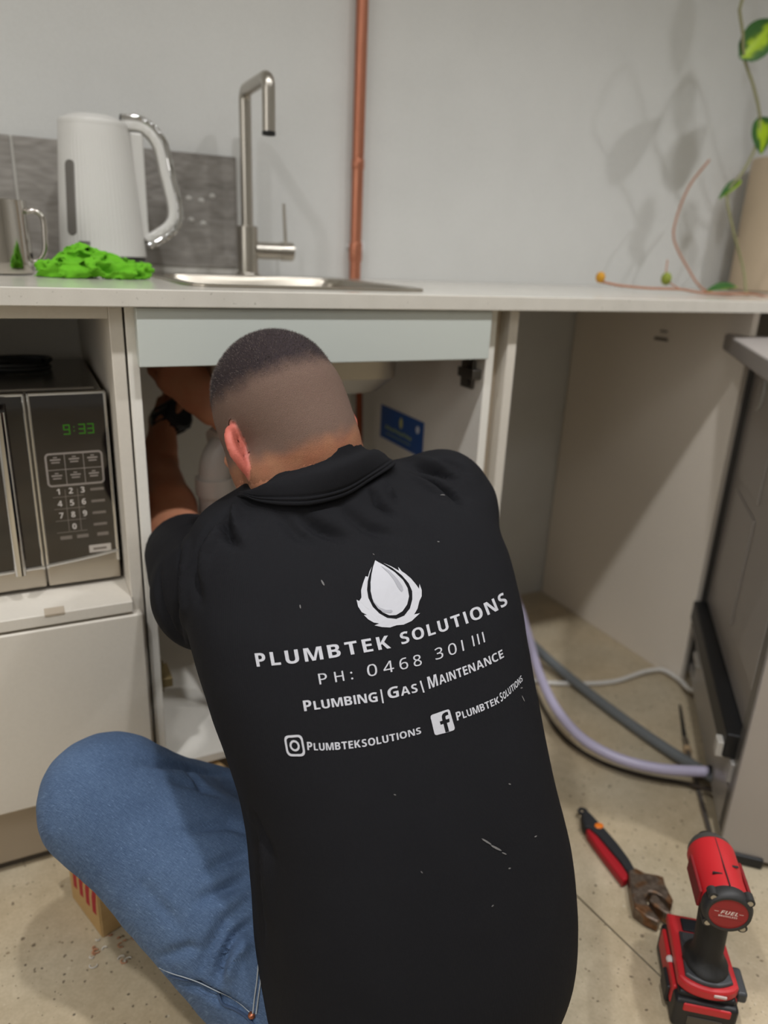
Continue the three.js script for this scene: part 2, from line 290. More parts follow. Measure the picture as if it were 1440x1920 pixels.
function nets(f, lo, hi, h) {
  const nx = Math.ceil((hi[0] - lo[0]) / h) + 1, ny = Math.ceil((hi[1] - lo[1]) / h) + 1, nzz = Math.ceil((hi[2] - lo[2]) / h) + 1;
  const D = new Float32Array(nx * ny * nzz); let q = 0;
  for (let k = 0; k < nzz; k++) for (let j = 0; j < ny; j++) for (let i = 0; i < nx; i++) D[q++] = f(lo[0] + i * h, lo[1] + j * h, lo[2] + k * h);
  const I = (i, j, k) => (k * ny + j) * nx + i, map = new Int32Array(nx * ny * nzz).fill(-1), pos = [], idx = [];
  const C = [[0, 0, 0], [1, 0, 0], [0, 1, 0], [1, 1, 0], [0, 0, 1], [1, 0, 1], [0, 1, 1], [1, 1, 1]], E = [[0, 1], [2, 3], [4, 5], [6, 7], [0, 2], [1, 3], [4, 6], [5, 7], [0, 4], [1, 5], [2, 6], [3, 7]];
  for (let k = 0; k < nzz - 1; k++) for (let j = 0; j < ny - 1; j++) for (let i = 0; i < nx - 1; i++) {
    const d = C.map(([a, b, c]) => D[I(i + a, j + b, k + c)]); let s = 0; for (const v of d) if (v < 0) s++;
    if (s === 0 || s === 8) continue;
    let x = 0, y = 0, z = 0, n = 0;
    for (const [a, b] of E) if ((d[a] < 0) !== (d[b] < 0)) { const t = d[a] / (d[a] - d[b]); x += lerp(C[a][0], C[b][0], t); y += lerp(C[a][1], C[b][1], t); z += lerp(C[a][2], C[b][2], t); n++; }
    map[I(i, j, k)] = pos.length / 3; pos.push(lo[0] + (i + x / n) * h, lo[1] + (j + y / n) * h, lo[2] + (k + z / n) * h);
  }
  const quad = (a, b, c, d, flip) => { if (a < 0 || b < 0 || c < 0 || d < 0) return; flip ? idx.push(a, c, b, a, d, c) : idx.push(a, b, c, a, c, d); };
  for (let k = 1; k < nzz - 1; k++) for (let j = 1; j < ny - 1; j++) for (let i = 1; i < nx - 1; i++) {
    const s = D[I(i, j, k)] < 0;
    if (s !== D[I(i + 1, j, k)] < 0) quad(map[I(i, j - 1, k - 1)], map[I(i, j, k - 1)], map[I(i, j, k)], map[I(i, j - 1, k)], !s);
    if (s !== D[I(i, j + 1, k)] < 0) quad(map[I(i - 1, j, k - 1)], map[I(i - 1, j, k)], map[I(i, j, k)], map[I(i, j, k - 1)], !s);
    if (s !== D[I(i, j, k + 1)] < 0) quad(map[I(i - 1, j - 1, k)], map[I(i, j - 1, k)], map[I(i, j, k)], map[I(i - 1, j, k)], !s);
  }
  for (let i = 0; i < pos.length; i += 3) for (let it = 0; it < 2; it++) {
    const v = f(pos[i], pos[i + 1], pos[i + 2]), g = grad(f, pos[i], pos[i + 1], pos[i + 2]), l = g.lengthSq(); if (l < 0.05) break;
    const t = clamp(v / l, -h, h); pos[i] -= g.x * t; pos[i + 1] -= g.y * t; pos[i + 2] -= g.z * t;
  }
  const g = new THREE.BufferGeometry(); g.setAttribute('position', new THREE.Float32BufferAttribute(pos, 3)); g.setIndex(idx); g.computeVertexNormals(); return g;
}
function shade(g, fn) { // vertex colours from the place on the thing, linear
  const p = g.attributes.position, n = g.attributes.normal, c = new Float32Array(p.count * 3);
  for (let i = 0; i < p.count; i++) { const q = fn(p.getX(i), p.getY(i), p.getZ(i), n.getX(i), n.getY(i), n.getZ(i)); c[i * 3] = q[0]; c[i * 3 + 1] = q[1]; c[i * 3 + 2] = q[2]; }
  g.setAttribute('color', new THREE.BufferAttribute(c, 3)); return g;
}
const lin = (hex) => { const c = new THREE.Color(hex); return [c.r, c.g, c.b]; };
const mix3 = (a, b, t) => [lerp(a[0], b[0], t), lerp(a[1], b[1], t), lerp(a[2], b[2], t)];

// ---------------------------------------------------------------- splashback tiles
{
  const sb = new THREE.Group(); sb.name = 'splashback'; sb.userData = { kind: 'structure' }; scene.add(sb);
  const tileTex = tex([1024, 512], [0.41, 0.22], (x, y) => {
    const w = nz(x * 9, y * 60 + 3 * nz(x * 12, y * 8, 3), 3) * 16 + nz(x * 40, y * 150, 5) * 14 + nz(x * 6, y * 7, 8) * 14 + (rnd() - 0.5) * 8;
    return [141 + w, 136 + w, 130 + w]; });
  const tileBump = tex([1024, 512], [0.41, 0.22], (x, y) => 128 + nz(x * 9, y * 60 + 3 * nz(x * 12, y * 8, 3), 3) * 90, false);
  const tm = std(0xffffff, 0.55, { map: tileTex, bumpMap: tileBump, bumpScale: 0.002 });
  for (const [a, b] of [[0.026, 0.4316], [-0.384, 0.0215], [-0.794, -0.3885]]) part('tile', box(a, b, 0.9185, 1.131, 0.0005, 0.009, 0.001), tm, sb);
  part('grout', box(-0.8, 0.4316, 0.9045, 1.131, 0.0002, 0.006, 0), std(0xc9c6bf, 0.8), sb);
  const st = std(0xb9b6b0, 0.5);
  for (const [u, v] of [[331, 369], [354, 372], [377, 376], [398, 368], [339, 408], [358, 412], [381, 419]]) { const p = at(u, v, 'z', 0.009); part('embossed_dot', ball(p, 0.0065, 1, 0.8, 0.35), st, sb); }
}
// ---------------------------------------------------------------- tap
{
  const t = thing('sink_mixer_tap', 'tall brushed steel sink mixer tap with square bent spout', 'tap', [0.432, CT, 0.08]);
  part('base_body', lathe([[0, 0.004], [0.024, 0.004], [0.024, 0.0075], [0.0205, 0.009], [0.0205, 0.096], [0.0195, 0.097], [0.0125, 0.0975]], 40), M.steel, t);
  const y1 = 0.335, arm = 0.148, r = 0.0116, c = new THREE.CurvePath(), b = 0.02;
  const line = (a, d) => c.add(new THREE.LineCurve3(a, d)), bend = (a, m, d) => c.add(new THREE.QuadraticBezierCurve3(a, m, d));
  line(V(0, 0.09, 0), V(0, y1 - b, 0)); bend(V(0, y1 - b, 0), V(0, y1, 0), V(0, y1, b)); line(V(0, y1, b), V(0, y1, arm - b)); bend(V(0, y1, arm - b), V(0, y1, arm), V(0, y1 - b, arm)); line(V(0, y1 - b, arm), V(0, y1 - 0.09, arm));
  part('spout', new THREE.TubeGeometry(c, 160, r, 24), M.steel, t);
  const tip = lathe([[0.0085, 0.003], [0.0085, 0], [0.0118, 0], [0.0118, 0.006]], 24); tip.translate(0, y1 - 0.0915, arm);
  part('aerator', [tip, cyl(V(0, y1 - 0.086, arm), V(0, y1 - 0.085, arm), 0.0085)], M.blackPlastic, t);
  part('mixer_barrel', [cyl(V(0.015, 0.052, 0), V(0.07, 0.052, 0), 0.0165), cyl(V(0.07, 0.052, 0), V(0.094, 0.052, 0), 0.0182)], M.steel, t);
  part('lever', cyl(V(0.08, 0.066, 0), V(0.0755, 0.143, 0.002), 0.0036, 0.003), M.steel, t);
}
// ---------------------------------------------------------------- copper pipes
{
  const p = thing('copper_pipe', 'bright copper water pipe rising up the white wall', 'pipe', [0.697, CT, 0.018]);
  part('riser', cyl(V(0, 0.0005, 0), V(0, CEIL - CT - 0.001, 0), 0.0125), M.copper, p);
  const band = lathe([[0.0125, -0.02], [0.0145, -0.018], [0.0147, 0], [0.0145, 0.018], [0.0125, 0.02]], 28);
  part('coupling', band.clone().translate(0, 0.058, 0), M.copper, p); part('coupling', band.clone().scale(0.95, 0.5, 0.95).translate(0, 0.236, 0), M.copper, p);
  part('wall_clip', [box(-0.016, 0.016, 0.066, 0.074, -0.017, -0.009), box(0.011, 0.019, 0.06, 0.08, -0.017, 0.006)], std(0xd8d8d8, 0.5), p);
}
{ const p = thing('cabinet_water_pipe', 'dull copper pipe inside the open sink cabinet', 'pipe', [0.64, 0.152, 0.17]);
  part('riser', cyl(V(0.028, 0, 0), V(0.0, 0.72, 0), 0.0075), std(0x8e4c34, 0.4, { metalness: 0.8 }), p);
  part('coupling', cyl(V(0.0145, 0.35, 0), V(0.013, 0.39, 0), 0.0105), std(0x8e4c34, 0.4, { metalness: 0.8 }), p); }
// ---------------------------------------------------------------- waste pipe under the sink
{
  const white = std(0xd9d6d0, 0.35), t = thing('waste_pipe', 'white plastic waste pipe with bend under the sink', 'pipe', [0.27, 0.151, 0.42]);
  const r = 0.027, c = [V(0, 0, 0), V(0, 0.2, 0), V(0, 0.43, 0), V(0.006, 0.47, 0), V(0.03, 0.496, -0.008), V(0.07, 0.5, -0.03), V(0.115, 0.482, -0.08), V(0.145, 0.462, -0.1)];
  part('pipe', tube(c, r, 90, 28), white, t);
  part('collar', cyl(V(0, 0.41, 0), V(0, 0.44, 0), 0.032), white, t);
  part('collar', cyl(V(0.012, 0.49, -0.002), V(0.036, 0.502, -0.011), 0.035), white, t);
  part('tail_piece', [cyl(V(0.152, 0.43, -0.105), V(0.152, 0.571, -0.105), 0.024), cyl(V(0.152, 0.535, -0.105), V(0.152, 0.569, -0.105), 0.038)], white, t);
}
// ---------------------------------------------------------------- blue sticker on the cabinet side
{
  const cv = document.createElement('canvas'); cv.width = 512; cv.height = 200; const x = cv.getContext('2d');
  x.fillStyle = '#0f4f9e'; x.fillRect(0, 0, 512, 200); x.fillStyle = '#9db36a';
  for (let i = 0; i < 9; i++) x.fillRect(70 + i * 36, 112 + (i % 3) * 2, 24, 20);
  for (let i = 0; i < 15; i++) x.fillRect(80 + i * 20, 158, 13, 7);
  x.fillStyle = '#c9c97c'; x.beginPath(); x.ellipse(256, 62, 20, 32, 0, 0, 7); x.fill(); x.fillStyle = '#dfe6f0'; x.beginPath(); x.ellipse(448, 55, 20, 22, 0.4, 0, 7); x.fill();
  const t = new THREE.CanvasTexture(cv); t.colorSpace = THREE.SRGBColorSpace;
  const s = thing('blue_sticker', 'small blue rectangular sticker on the sink cabinet side', 'sticker', [SKR - 0.0006, at(752, 806, 'x', SKR).y, at(752, 806, 'x', SKR).z]);
  const g = new THREE.PlaneGeometry(0.194, 0.072); g.rotateY(-Math.PI / 2);
  part('sheet', new THREE.BoxGeometry(0.0006, 0.072, 0.194), std(0x0f4f9e, 0.4), s); part('print', g.translate(-0.0004, 0, 0), std(0xffffff, 0.4, { map: t }), s);
}
// ---------------------------------------------------------------- kettle
{
  const k = thing('electric_kettle', 'white ribbed electric kettle with chrome edged handle', 'kettle', [0.152, CT, 0.135], 0.0);
  const white = std(0xd3d1cc, 0.35);
  const prof = (t) => { const y = 0.032 + t * 0.205; return [0.073 - 0.013 * t - 0.003 * t * t, y]; };
  const rows = 26, seg = 240, pos = [], idx = [];
  for (let j = 0; j <= rows; j++) for (let i = 0; i < seg; i++) {
    const t = j / rows, [r0, y] = prof(t), a = i / seg * Math.PI * 2, rib = sstep(0.03, 0.07, t) * (1 - sstep(0.88, 0.93, t)), r = r0 - (0.0009 * (1 - Math.abs(Math.sin(a * 30)))) * rib;
    pos.push(Math.cos(a) * r, y, Math.sin(a) * r);
  }
  for (let j = 0; j < rows; j++) for (let i = 0; i < seg; i++) { const a = j * seg + i, b = j * seg + (i + 1) % seg; idx.push(a, a + seg, b, b, a + seg, b + seg); }
  const body = new THREE.BufferGeometry(); body.setAttribute('position', new THREE.Float32BufferAttribute(pos, 3)); body.setIndex(idx); body.computeVertexNormals(); boxUV(body);
  part('body', [boxUV(body), lathe([[0.0565, 0.236], [0.0572, 0.243], [0.054, 0.248], [0.046, 0.2505], [0.02, 0.252], [0, 0.252]], 64), lathe([[0, 0.032], [0.073, 0.032], [0.073, 0.0335]], 64)], white, k);
  part('lid', lathe([[0, 0.2555], [0.035, 0.255], [0.041, 0.253], [0.042, 0.25]], 48), white, k);
  part('heating_ring', lathe([[0, 0.022], [0.069, 0.022], [0.071, 0.026], [0.071, 0.0325], [0, 0.0325]], 64), std(0x4c4a48, 0.35, { metalness: 0.6 }), k);
  part('power_base', lathe([[0, 0], [0.08, 0], [0.082, 0.004], [0.081, 0.014], [0.075, 0.0205], [0, 0.0215]], 64), white, k);
  // water window, left of the face turned to the room
  const wnd = extrude(roundedRect(0.019, 0.118, 0.0094), 0.006, 0.001), aw = 2.42;
  wnd.rotateX(-0.072); wnd.rotateY(Math.PI / 2 - aw); wnd.translate(Math.cos(aw) * 0.0615, 0.122, Math.sin(aw) * 0.0615);
  part('water_window', wnd, std(0x6f6b66, 0.15), k);
  const lw = extrude(roundedRect(0.02, 0.006, 0.001), 0.003, 0.0005); lw.rotateY(Math.PI / 2 - 2.1); lw.translate(Math.cos(2.1) * 0.0695, 0.052, Math.sin(2.1) * 0.0695);
  part('badge', lw, std(0x8b8a88, 0.3, { metalness: 0.7 }), k);
  const sp = new THREE.ConeGeometry(0.022, 0.05, 24, 1, true); 
  part('spout', [ball(V(-0.03, 0.228, -0.046), 0.016, 1.1, 1, 1)], white, k);
  // handle: white inside, chrome strip outside
  const path = [V(0.043, 0.244, 0.006), V(0.078, 0.243, 0.008), V(0.1, 0.222, 0.01), V(0.112, 0.17, 0.011), V(0.122, 0.108, 0.012), V(0.115, 0.09, 0.012), V(0.088, 0.07, 0.01), V(0.072, 0.062, 0.008)];
  const strip = (off, w, th) => { // a band swept along the handle
    const c = new THREE.CatmullRomCurve3(path, false, 'centripetal'), sh = roundedRect(th, w, Math.min(th, w) * 0.35), n = 60, P = sh.getPoints(4), ps = [], ix = [];
    for (let i = 0; i <= n; i++) { const p = c.getPointAt(i / n), tg = c.getTangentAt(i / n), side = V(0, 0, 1), nr = side.clone().cross(tg).normalize().negate(); for (const q of P) { const v = p.clone().addScaledVector(nr, q.x + off).addScaledVector(side, q.y); ps.push(v.x, v.y, v.z); } }
    for (let i = 0; i < n; i++) for (let j = 0; j < P.length; j++) { const a = i * P.length + j, b = i * P.length + (j + 1) % P.length; ix.push(a, b, a + P.length, b, b + P.length, a + P.length); }
    const g = new THREE.BufferGeometry(); g.setAttribute('position', new THREE.Float32BufferAttribute(ps, 3)); g.setIndex(ix); g.computeVertexNormals(); return boxUV(toCreasedNormals(g, 0.7));
  };
  const h = part('handle', strip(0.0, 0.026, 0.015), white, k); part('chrome_strip', strip(-0.0125, 0.024, 0.011), M.chrome, h);
  part('rear_column', [box(0.055, 0.078, 0.06, 0.236, -0.006, 0.02, 0.006)], white, k);
  part('power_lead', tube([V(0.05, 0.01, -0.06), V(0.07, 0.008, -0.085), V(0.06, 0.005, -0.105), V(0.0, 0.005, -0.112), V(-0.08, 0.005, -0.112)], 0.004, 40, 8), M.blackPlastic, k);
}
// ---------------------------------------------------------------- steel jug
{
  const j = thing('steel_jug', 'polished stainless steel jug with loop handle beside the kettle', 'jug', [-0.02, CT, 0.24]);
  part('body', lathe([[0, 0.001], [0.05, 0.001], [0.053, 0.004], [0.0535, 0.02], [0.052, 0.1], [0.0515, 0.108], [0.0528, 0.1095], [0.051, 0.11], [0.05, 0.1], [0.05, 0.012], [0, 0.01]], 64), std(0xc6c1ba, 0.12, { metalness: 1 }), j);
  part('handle', tube([V(0.05, 0.094, 0.008), V(0.062, 0.096, 0.01), V(0.072, 0.088, 0.012), V(0.073, 0.06, 0.012), V(0.07, 0.035, 0.012), V(0.06, 0.022, 0.01), V(0.05, 0.02, 0.008)], 0.0042, 48, 10), std(0xc6c1ba, 0.15, { metalness: 1 }), j);
}
// ---------------------------------------------------------------- crumpled green cloth
{
  const c = at(180, 522, 'y', CT), G = thing('green_cleaning_cloth', 'crumpled bright green microfibre cloth on the worktop', 'cloth', [c.x, CT, c.z]);
  const S = [[-0.075, 0.012, 0.0, -0.045, 0.016, 0.01, 0.013], [-0.05, 0.018, 0.005, -0.02, 0.042, -0.01, 0.011], [-0.02, 0.042, -0.01, 0.03, 0.026, -0.005, 0.012], [-0.045, 0.01, 0.02, 0.0, 0.022, 0.02, 0.011], [0.0, 0.022, 0.02, 0.045, 0.008, 0.018, 0.011], [0.045, 0.01, 0.018, 0.075, 0.016, 0.0, 0.011], [0.075, 0.014, 0.0, 0.04, 0.012, -0.02, 0.01], [0.0, 0.012, -0.01, 0.05, 0.02, -0.02, 0.013], [-0.05, 0.01, -0.02, 0.0, 0.014, -0.02, 0.014], [-0.055, 0.012, 0.012, -0.035, 0.038, 0.0, 0.01], [0.005, 0.034, -0.004, 0.02, 0.014, 0.012, 0.009]];
  const f = (x, y, z) => { let d = 1; for (const [a, b, e, p, q, r, w] of S) d = smin(d, cap(x, y, z, V0.set(a, b, e), V1.set(p, q, r), w, w), 0.009); return Math.max(d + Math.abs(nz(x * 46, y * 60, z * 62)) * 0.03 - 0.0065 + nz(x * 260, y * 260, z * 260) * 0.0009, 0.0006 - y); };
  const V0 = V(), V1 = V();
  part('folds', boxUV(nets(f, [-0.1, -0.004, -0.05], [0.1, 0.065, 0.05], 0.003).scale(0.97, 0.86, 1)), std(0x68b41f, 0.95), G);
}
// ---------------------------------------------------------------- microwave
{
  const FZ = 0.51, m = thing('microwave_oven', 'stainless and mirror black microwave with green clock in cabinet bay', 'microwave', [-0.13, 0.4635, 0.33]);
  const P = (n, g, mt, par = m, l) => partW(n, g, mt, par, l);
  P('case', box(-0.36, 0.0985, 0.4725, 0.757, 0.15, 0.498, 0.004), std(0x75716b, 0.22, { metalness: 0.75 }));
  P('vent_lip', box(-0.355, 0.088, 0.757, 0.7605, 0.472, 0.48, 0.001), std(0x9c968e, 0.3, { metalness: 0.8 }));
  for (const [x, z] of [[-0.33, 0.47], [0.075, 0.47], [-0.33, 0.18], [0.075, 0.18]]) P('foot', cyl(V(x, 0.4636, z), V(x, 0.474, z), 0.012), M.darkRubber);
  const brushed = std(0xb8b0a4, 0.3, { metalness: 1 });
  const glass = std(0x16100f, 0.06, { clearcoat: 1, clearcoatRoughness: 0.03 });
  // control side
  const x0 = -0.002, x1 = 0.1, y0 = 0.4705, y1 = 0.76;
  const cp = P('control_panel', box(x0, x1, y0, y1, 0.496, FZ - 0.004, 0.003), brushed, m, 'brushed steel panel with touch keys');
  const bezel = (a, b) => { const g = []; const w = 0.004; g.push(box(a, a + w, 0.5, y1, FZ - 0.006, FZ, 0.0015), box(b - w, b, 0.5, y1, FZ - 0.006, FZ, 0.0015), box(a, b, y1 - w, y1, FZ - 0.006, FZ, 0.0015)); return g; };
  P('bezel', bezel(x0, x1), M.chrome, cp);
  const cv = document.createElement('canvas'); cv.width = 512; cv.height = 1280; const q = cv.getContext('2d'), W = 512, H = 1280;
  q.fillStyle = '#171110'; q.fillRect(0, 0, W, H); q.strokeStyle = q.fillStyle = '#8d8580'; q.lineWidth = 15;
  q.beginPath(); q.roundRect ? q.roundRect(0.12 * W, 0.335 * H, 0.79 * W, 0.19 * H, 26) : q.rect(0.12 * W, 0.335 * H, 0.79 * W, 0.19 * H); q.stroke();
  q.lineWidth = 5; for (const fx of [0.38, 0.645]) { q.beginPath(); q.moveTo(fx * W, 0.34 * H); q.lineTo(fx * W, 0.52 * H); q.stroke(); } q.beginPath(); q.moveTo(0.12 * W, 0.43 * H); q.lineTo(0.91 * W, 0.43 * H); q.stroke();
  for (let r = 0; r < 2; r++) for (let c = 0; c < 3; c++) { const cx = (0.25 + 0.262 * c) * W, cy = (0.37 + 0.095 * r) * H; q.fillRect(cx - 38, cy - 6, 76, 12); q.fillRect(cx - 30, cy + 16, 60, 10); q.fillRect(cx - 14, cy - 22, 28, 9); }
  q.font = 'bold 62px sans-serif'; q.textAlign = 'center'; q.fillStyle = '#cfc9c4';
  '123456789'.split('').forEach((ch, i) => q.fillText(ch, (0.25 + 0.17 * (i % 3)) * W, (0.578 + 0.0735 * Math.floor(i / 3)) * H)); q.fillText('0', 0.42 * W, 0.80 * H);
  q.fillStyle = '#6f6762'; for (let i = 0; i < 4; i++) { q.fillRect(0.7 * W, (0.556 + i * 0.0735) * H, 0.2 * W, 20); q.fillRect(0.16 * W, (0.592 + i * 0.0735) * H, 0.44 * W, 5); } for (const fx of [0.335, 0.51]) q.fillRect(fx * W, 0.55 * H, 5, 0.26 * H);
  for (const fx of [0.2, 0.44, 0.74]) q.fillRect(fx * W, 0.838 * H, 0.17 * W, 28); q.fillStyle = '#b9b2ab'; q.fillRect(0.6 * W, 0.915 * H, 0.33 * W, 62); q.fillStyle = '#6a625c'; q.fillRect(0.66 * W, 0.934 * H, 0.2 * W, 18);
  const ct = new THREE.CanvasTexture(cv); ct.colorSpace = THREE.SRGBColorSpace;
  const curved = (a, b, ya, yb, yc, yd) => { // face whose lower edge is a shallow arc from ya (at a) to yb (at b)
    const s = new THREE.Shape(); s.moveTo(a, ya); s.quadraticCurveTo((a + b) / 2, (ya + yb) / 2 - yd, b, yb); s.lineTo(b, yc); s.lineTo(a, yc); s.closePath(); return s; };
  const faceUV = (g, a, b, c, d) => { const p = g.attributes.position, u = new Float32Array(p.count * 2); for (let i = 0; i < p.count; i++) { u[i * 2] = (p.getX(i) - a) / (b - a); u[i * 2 + 1] = (p.getY(i) - c) / (d - c); } g.setAttribute('uv', new THREE.BufferAttribute(u, 2)); return g; };
  const kg = faceUV(new THREE.ShapeGeometry(curved(x0 + 0.004, x1 - 0.004, 0.506, 0.518, y1 - 0.004, 0.001), 16), x0 + 0.004, x1 - 0.004, 0.508, y1 - 0.004);
  const glassPlate = extrude(curved(x0 + 0.004, x1 - 0.004, 0.506, 0.518, y1 - 0.004, 0.001), 0.002, 0.0003); glassPlate.translate(0, 0, FZ - 0.004);
  const gp = P('glass_plate', boxUV(glassPlate), glass, cp); P('key_legends', kg.translate(0, 0, FZ - 0.0017), std(0xffffff, 0.06, { map: ct, clearcoat: 1, clearcoatRoughness: 0.03 }), cp);
  // clock reading 9:33
  const SEG = { 9: 'abcdfg', 3: 'abcdg' }, digit = (ch, ox, oy, w, h) => { const t = 0.0016, L = { a: [0, h, w, 0], g: [0, h / 2, w, 0], d: [0, 0, w, 0], b: [w, h / 2, 0, h / 2], c: [w, 0, 0, h / 2], f: [0, h / 2, 0, h / 2], e: [0, 0, 0, h / 2] }; return [...SEG[ch]].map((s) => { const [x, y, dx, dy] = L[s]; return box(ox + x - t / 2, ox + x + dx + t / 2, oy + y - t / 2, oy + y + dy + t / 2, FZ - 0.0016, FZ - 0.0012, 0); }); };
  const dg = [...digit(9, 0.041, 0.7005, 0.0072, 0.013), ...digit(3, 0.061, 0.7005, 0.0072, 0.013), ...digit(3, 0.0725, 0.7005, 0.0072, 0.013), box(0.0535, 0.0548, 0.704, 0.7055, FZ - 0.0016, FZ - 0.0012, 0), box(0.0535, 0.0548, 0.7095, 0.711, FZ - 0.0016, FZ - 0.0012, 0)];
  P('clock_display', dg, std(0x1d3a0c, 0.5, { emissive: new THREE.Color(0x4fae1c), emissiveIntensity: 0.4 }), cp, 'green glowing clock digits');
  const lip = []; for (let i = 0; i < 12; i++) { const a = i / 12, b = (i + 1) / 12, X = (t) => lerp(x0, x1, t), Y = (t) => lerp(0.505, 0.517, t) - 0.001 * Math.sin(Math.PI * t); lip.push(cyl(V(X(a), Y(a), FZ - 0.002), V(X(b), Y(b), FZ - 0.002), 0.0028, 0.0028, 10)); }
  P('curved_trim', lip, M.chrome, cp);
  // door
  const d0 = -0.36, d1 = -0.004, door = P('door', box(d0, d1, y0, y1, 0.496, FZ - 0.004, 0.003), brushed, m, 'brushed steel door with dark mirror window');
  P('bezel', bezel(d0, d1), M.chrome, door);
  const dgls = extrude(curved(d0 + 0.004, d1 - 0.004, 0.5, 0.505, y1 - 0.004, 0.006), 0.002, 0.0003); dgls.translate(0, 0, FZ - 0.004); P('window_glass', boxUV(dgls), glass, door);
  const lip2 = []; for (let i = 0; i < 20; i++) { const a = i / 20, b = (i + 1) / 20, X = (t) => lerp(d0, d1, t), Y = (t) => lerp(0.499, 0.504, t) - 0.003 * Math.sin(Math.PI * t); lip2.push(cyl(V(X(a), Y(a), FZ - 0.002), V(X(b), Y(b), FZ - 0.002), 0.0028, 0.0028, 10)); }
  P('curved_trim', lip2, M.chrome, door);
  P('handle', [cyl(V(-0.036, 0.508, 0.536), V(-0.036, 0.742, 0.536), 0.0075), cyl(V(-0.036, 0.518, 0.508), V(-0.036, 0.518, 0.536), 0.0065), cyl(V(-0.036, 0.732, 0.508), V(-0.036, 0.732, 0.536), 0.0065)], M.chrome, door, 'vertical chrome bar handle');
}
{ // black lead lying on the microwave
  const k = thing('black_power_lead', 'coil of black electrical lead lying on top of the microwave', 'cable', [-0.03, 0.757, 0.28]);
  const pts = []; for (let i = 0; i <= 60; i++) { const a = i / 60 * Math.PI * 4.2; pts.push(V(Math.cos(a) * (0.052 + 0.004 * Math.sin(a * 0.7)) + 0.016, 0.005 + i * 0.0002, Math.sin(a) * 0.04)); }
  part('lead', tube(pts, 0.0042, 160, 8), M.blackPlastic, k);
  part('plug', [box(-0.07, -0.02, 0.0005, 0.034, -0.03, 0.02, 0.008), cyl(V(-0.02, 0.016, 0), V(0.004, 0.014, 0.0), 0.009, 0.006)], M.blackPlastic, k);
}
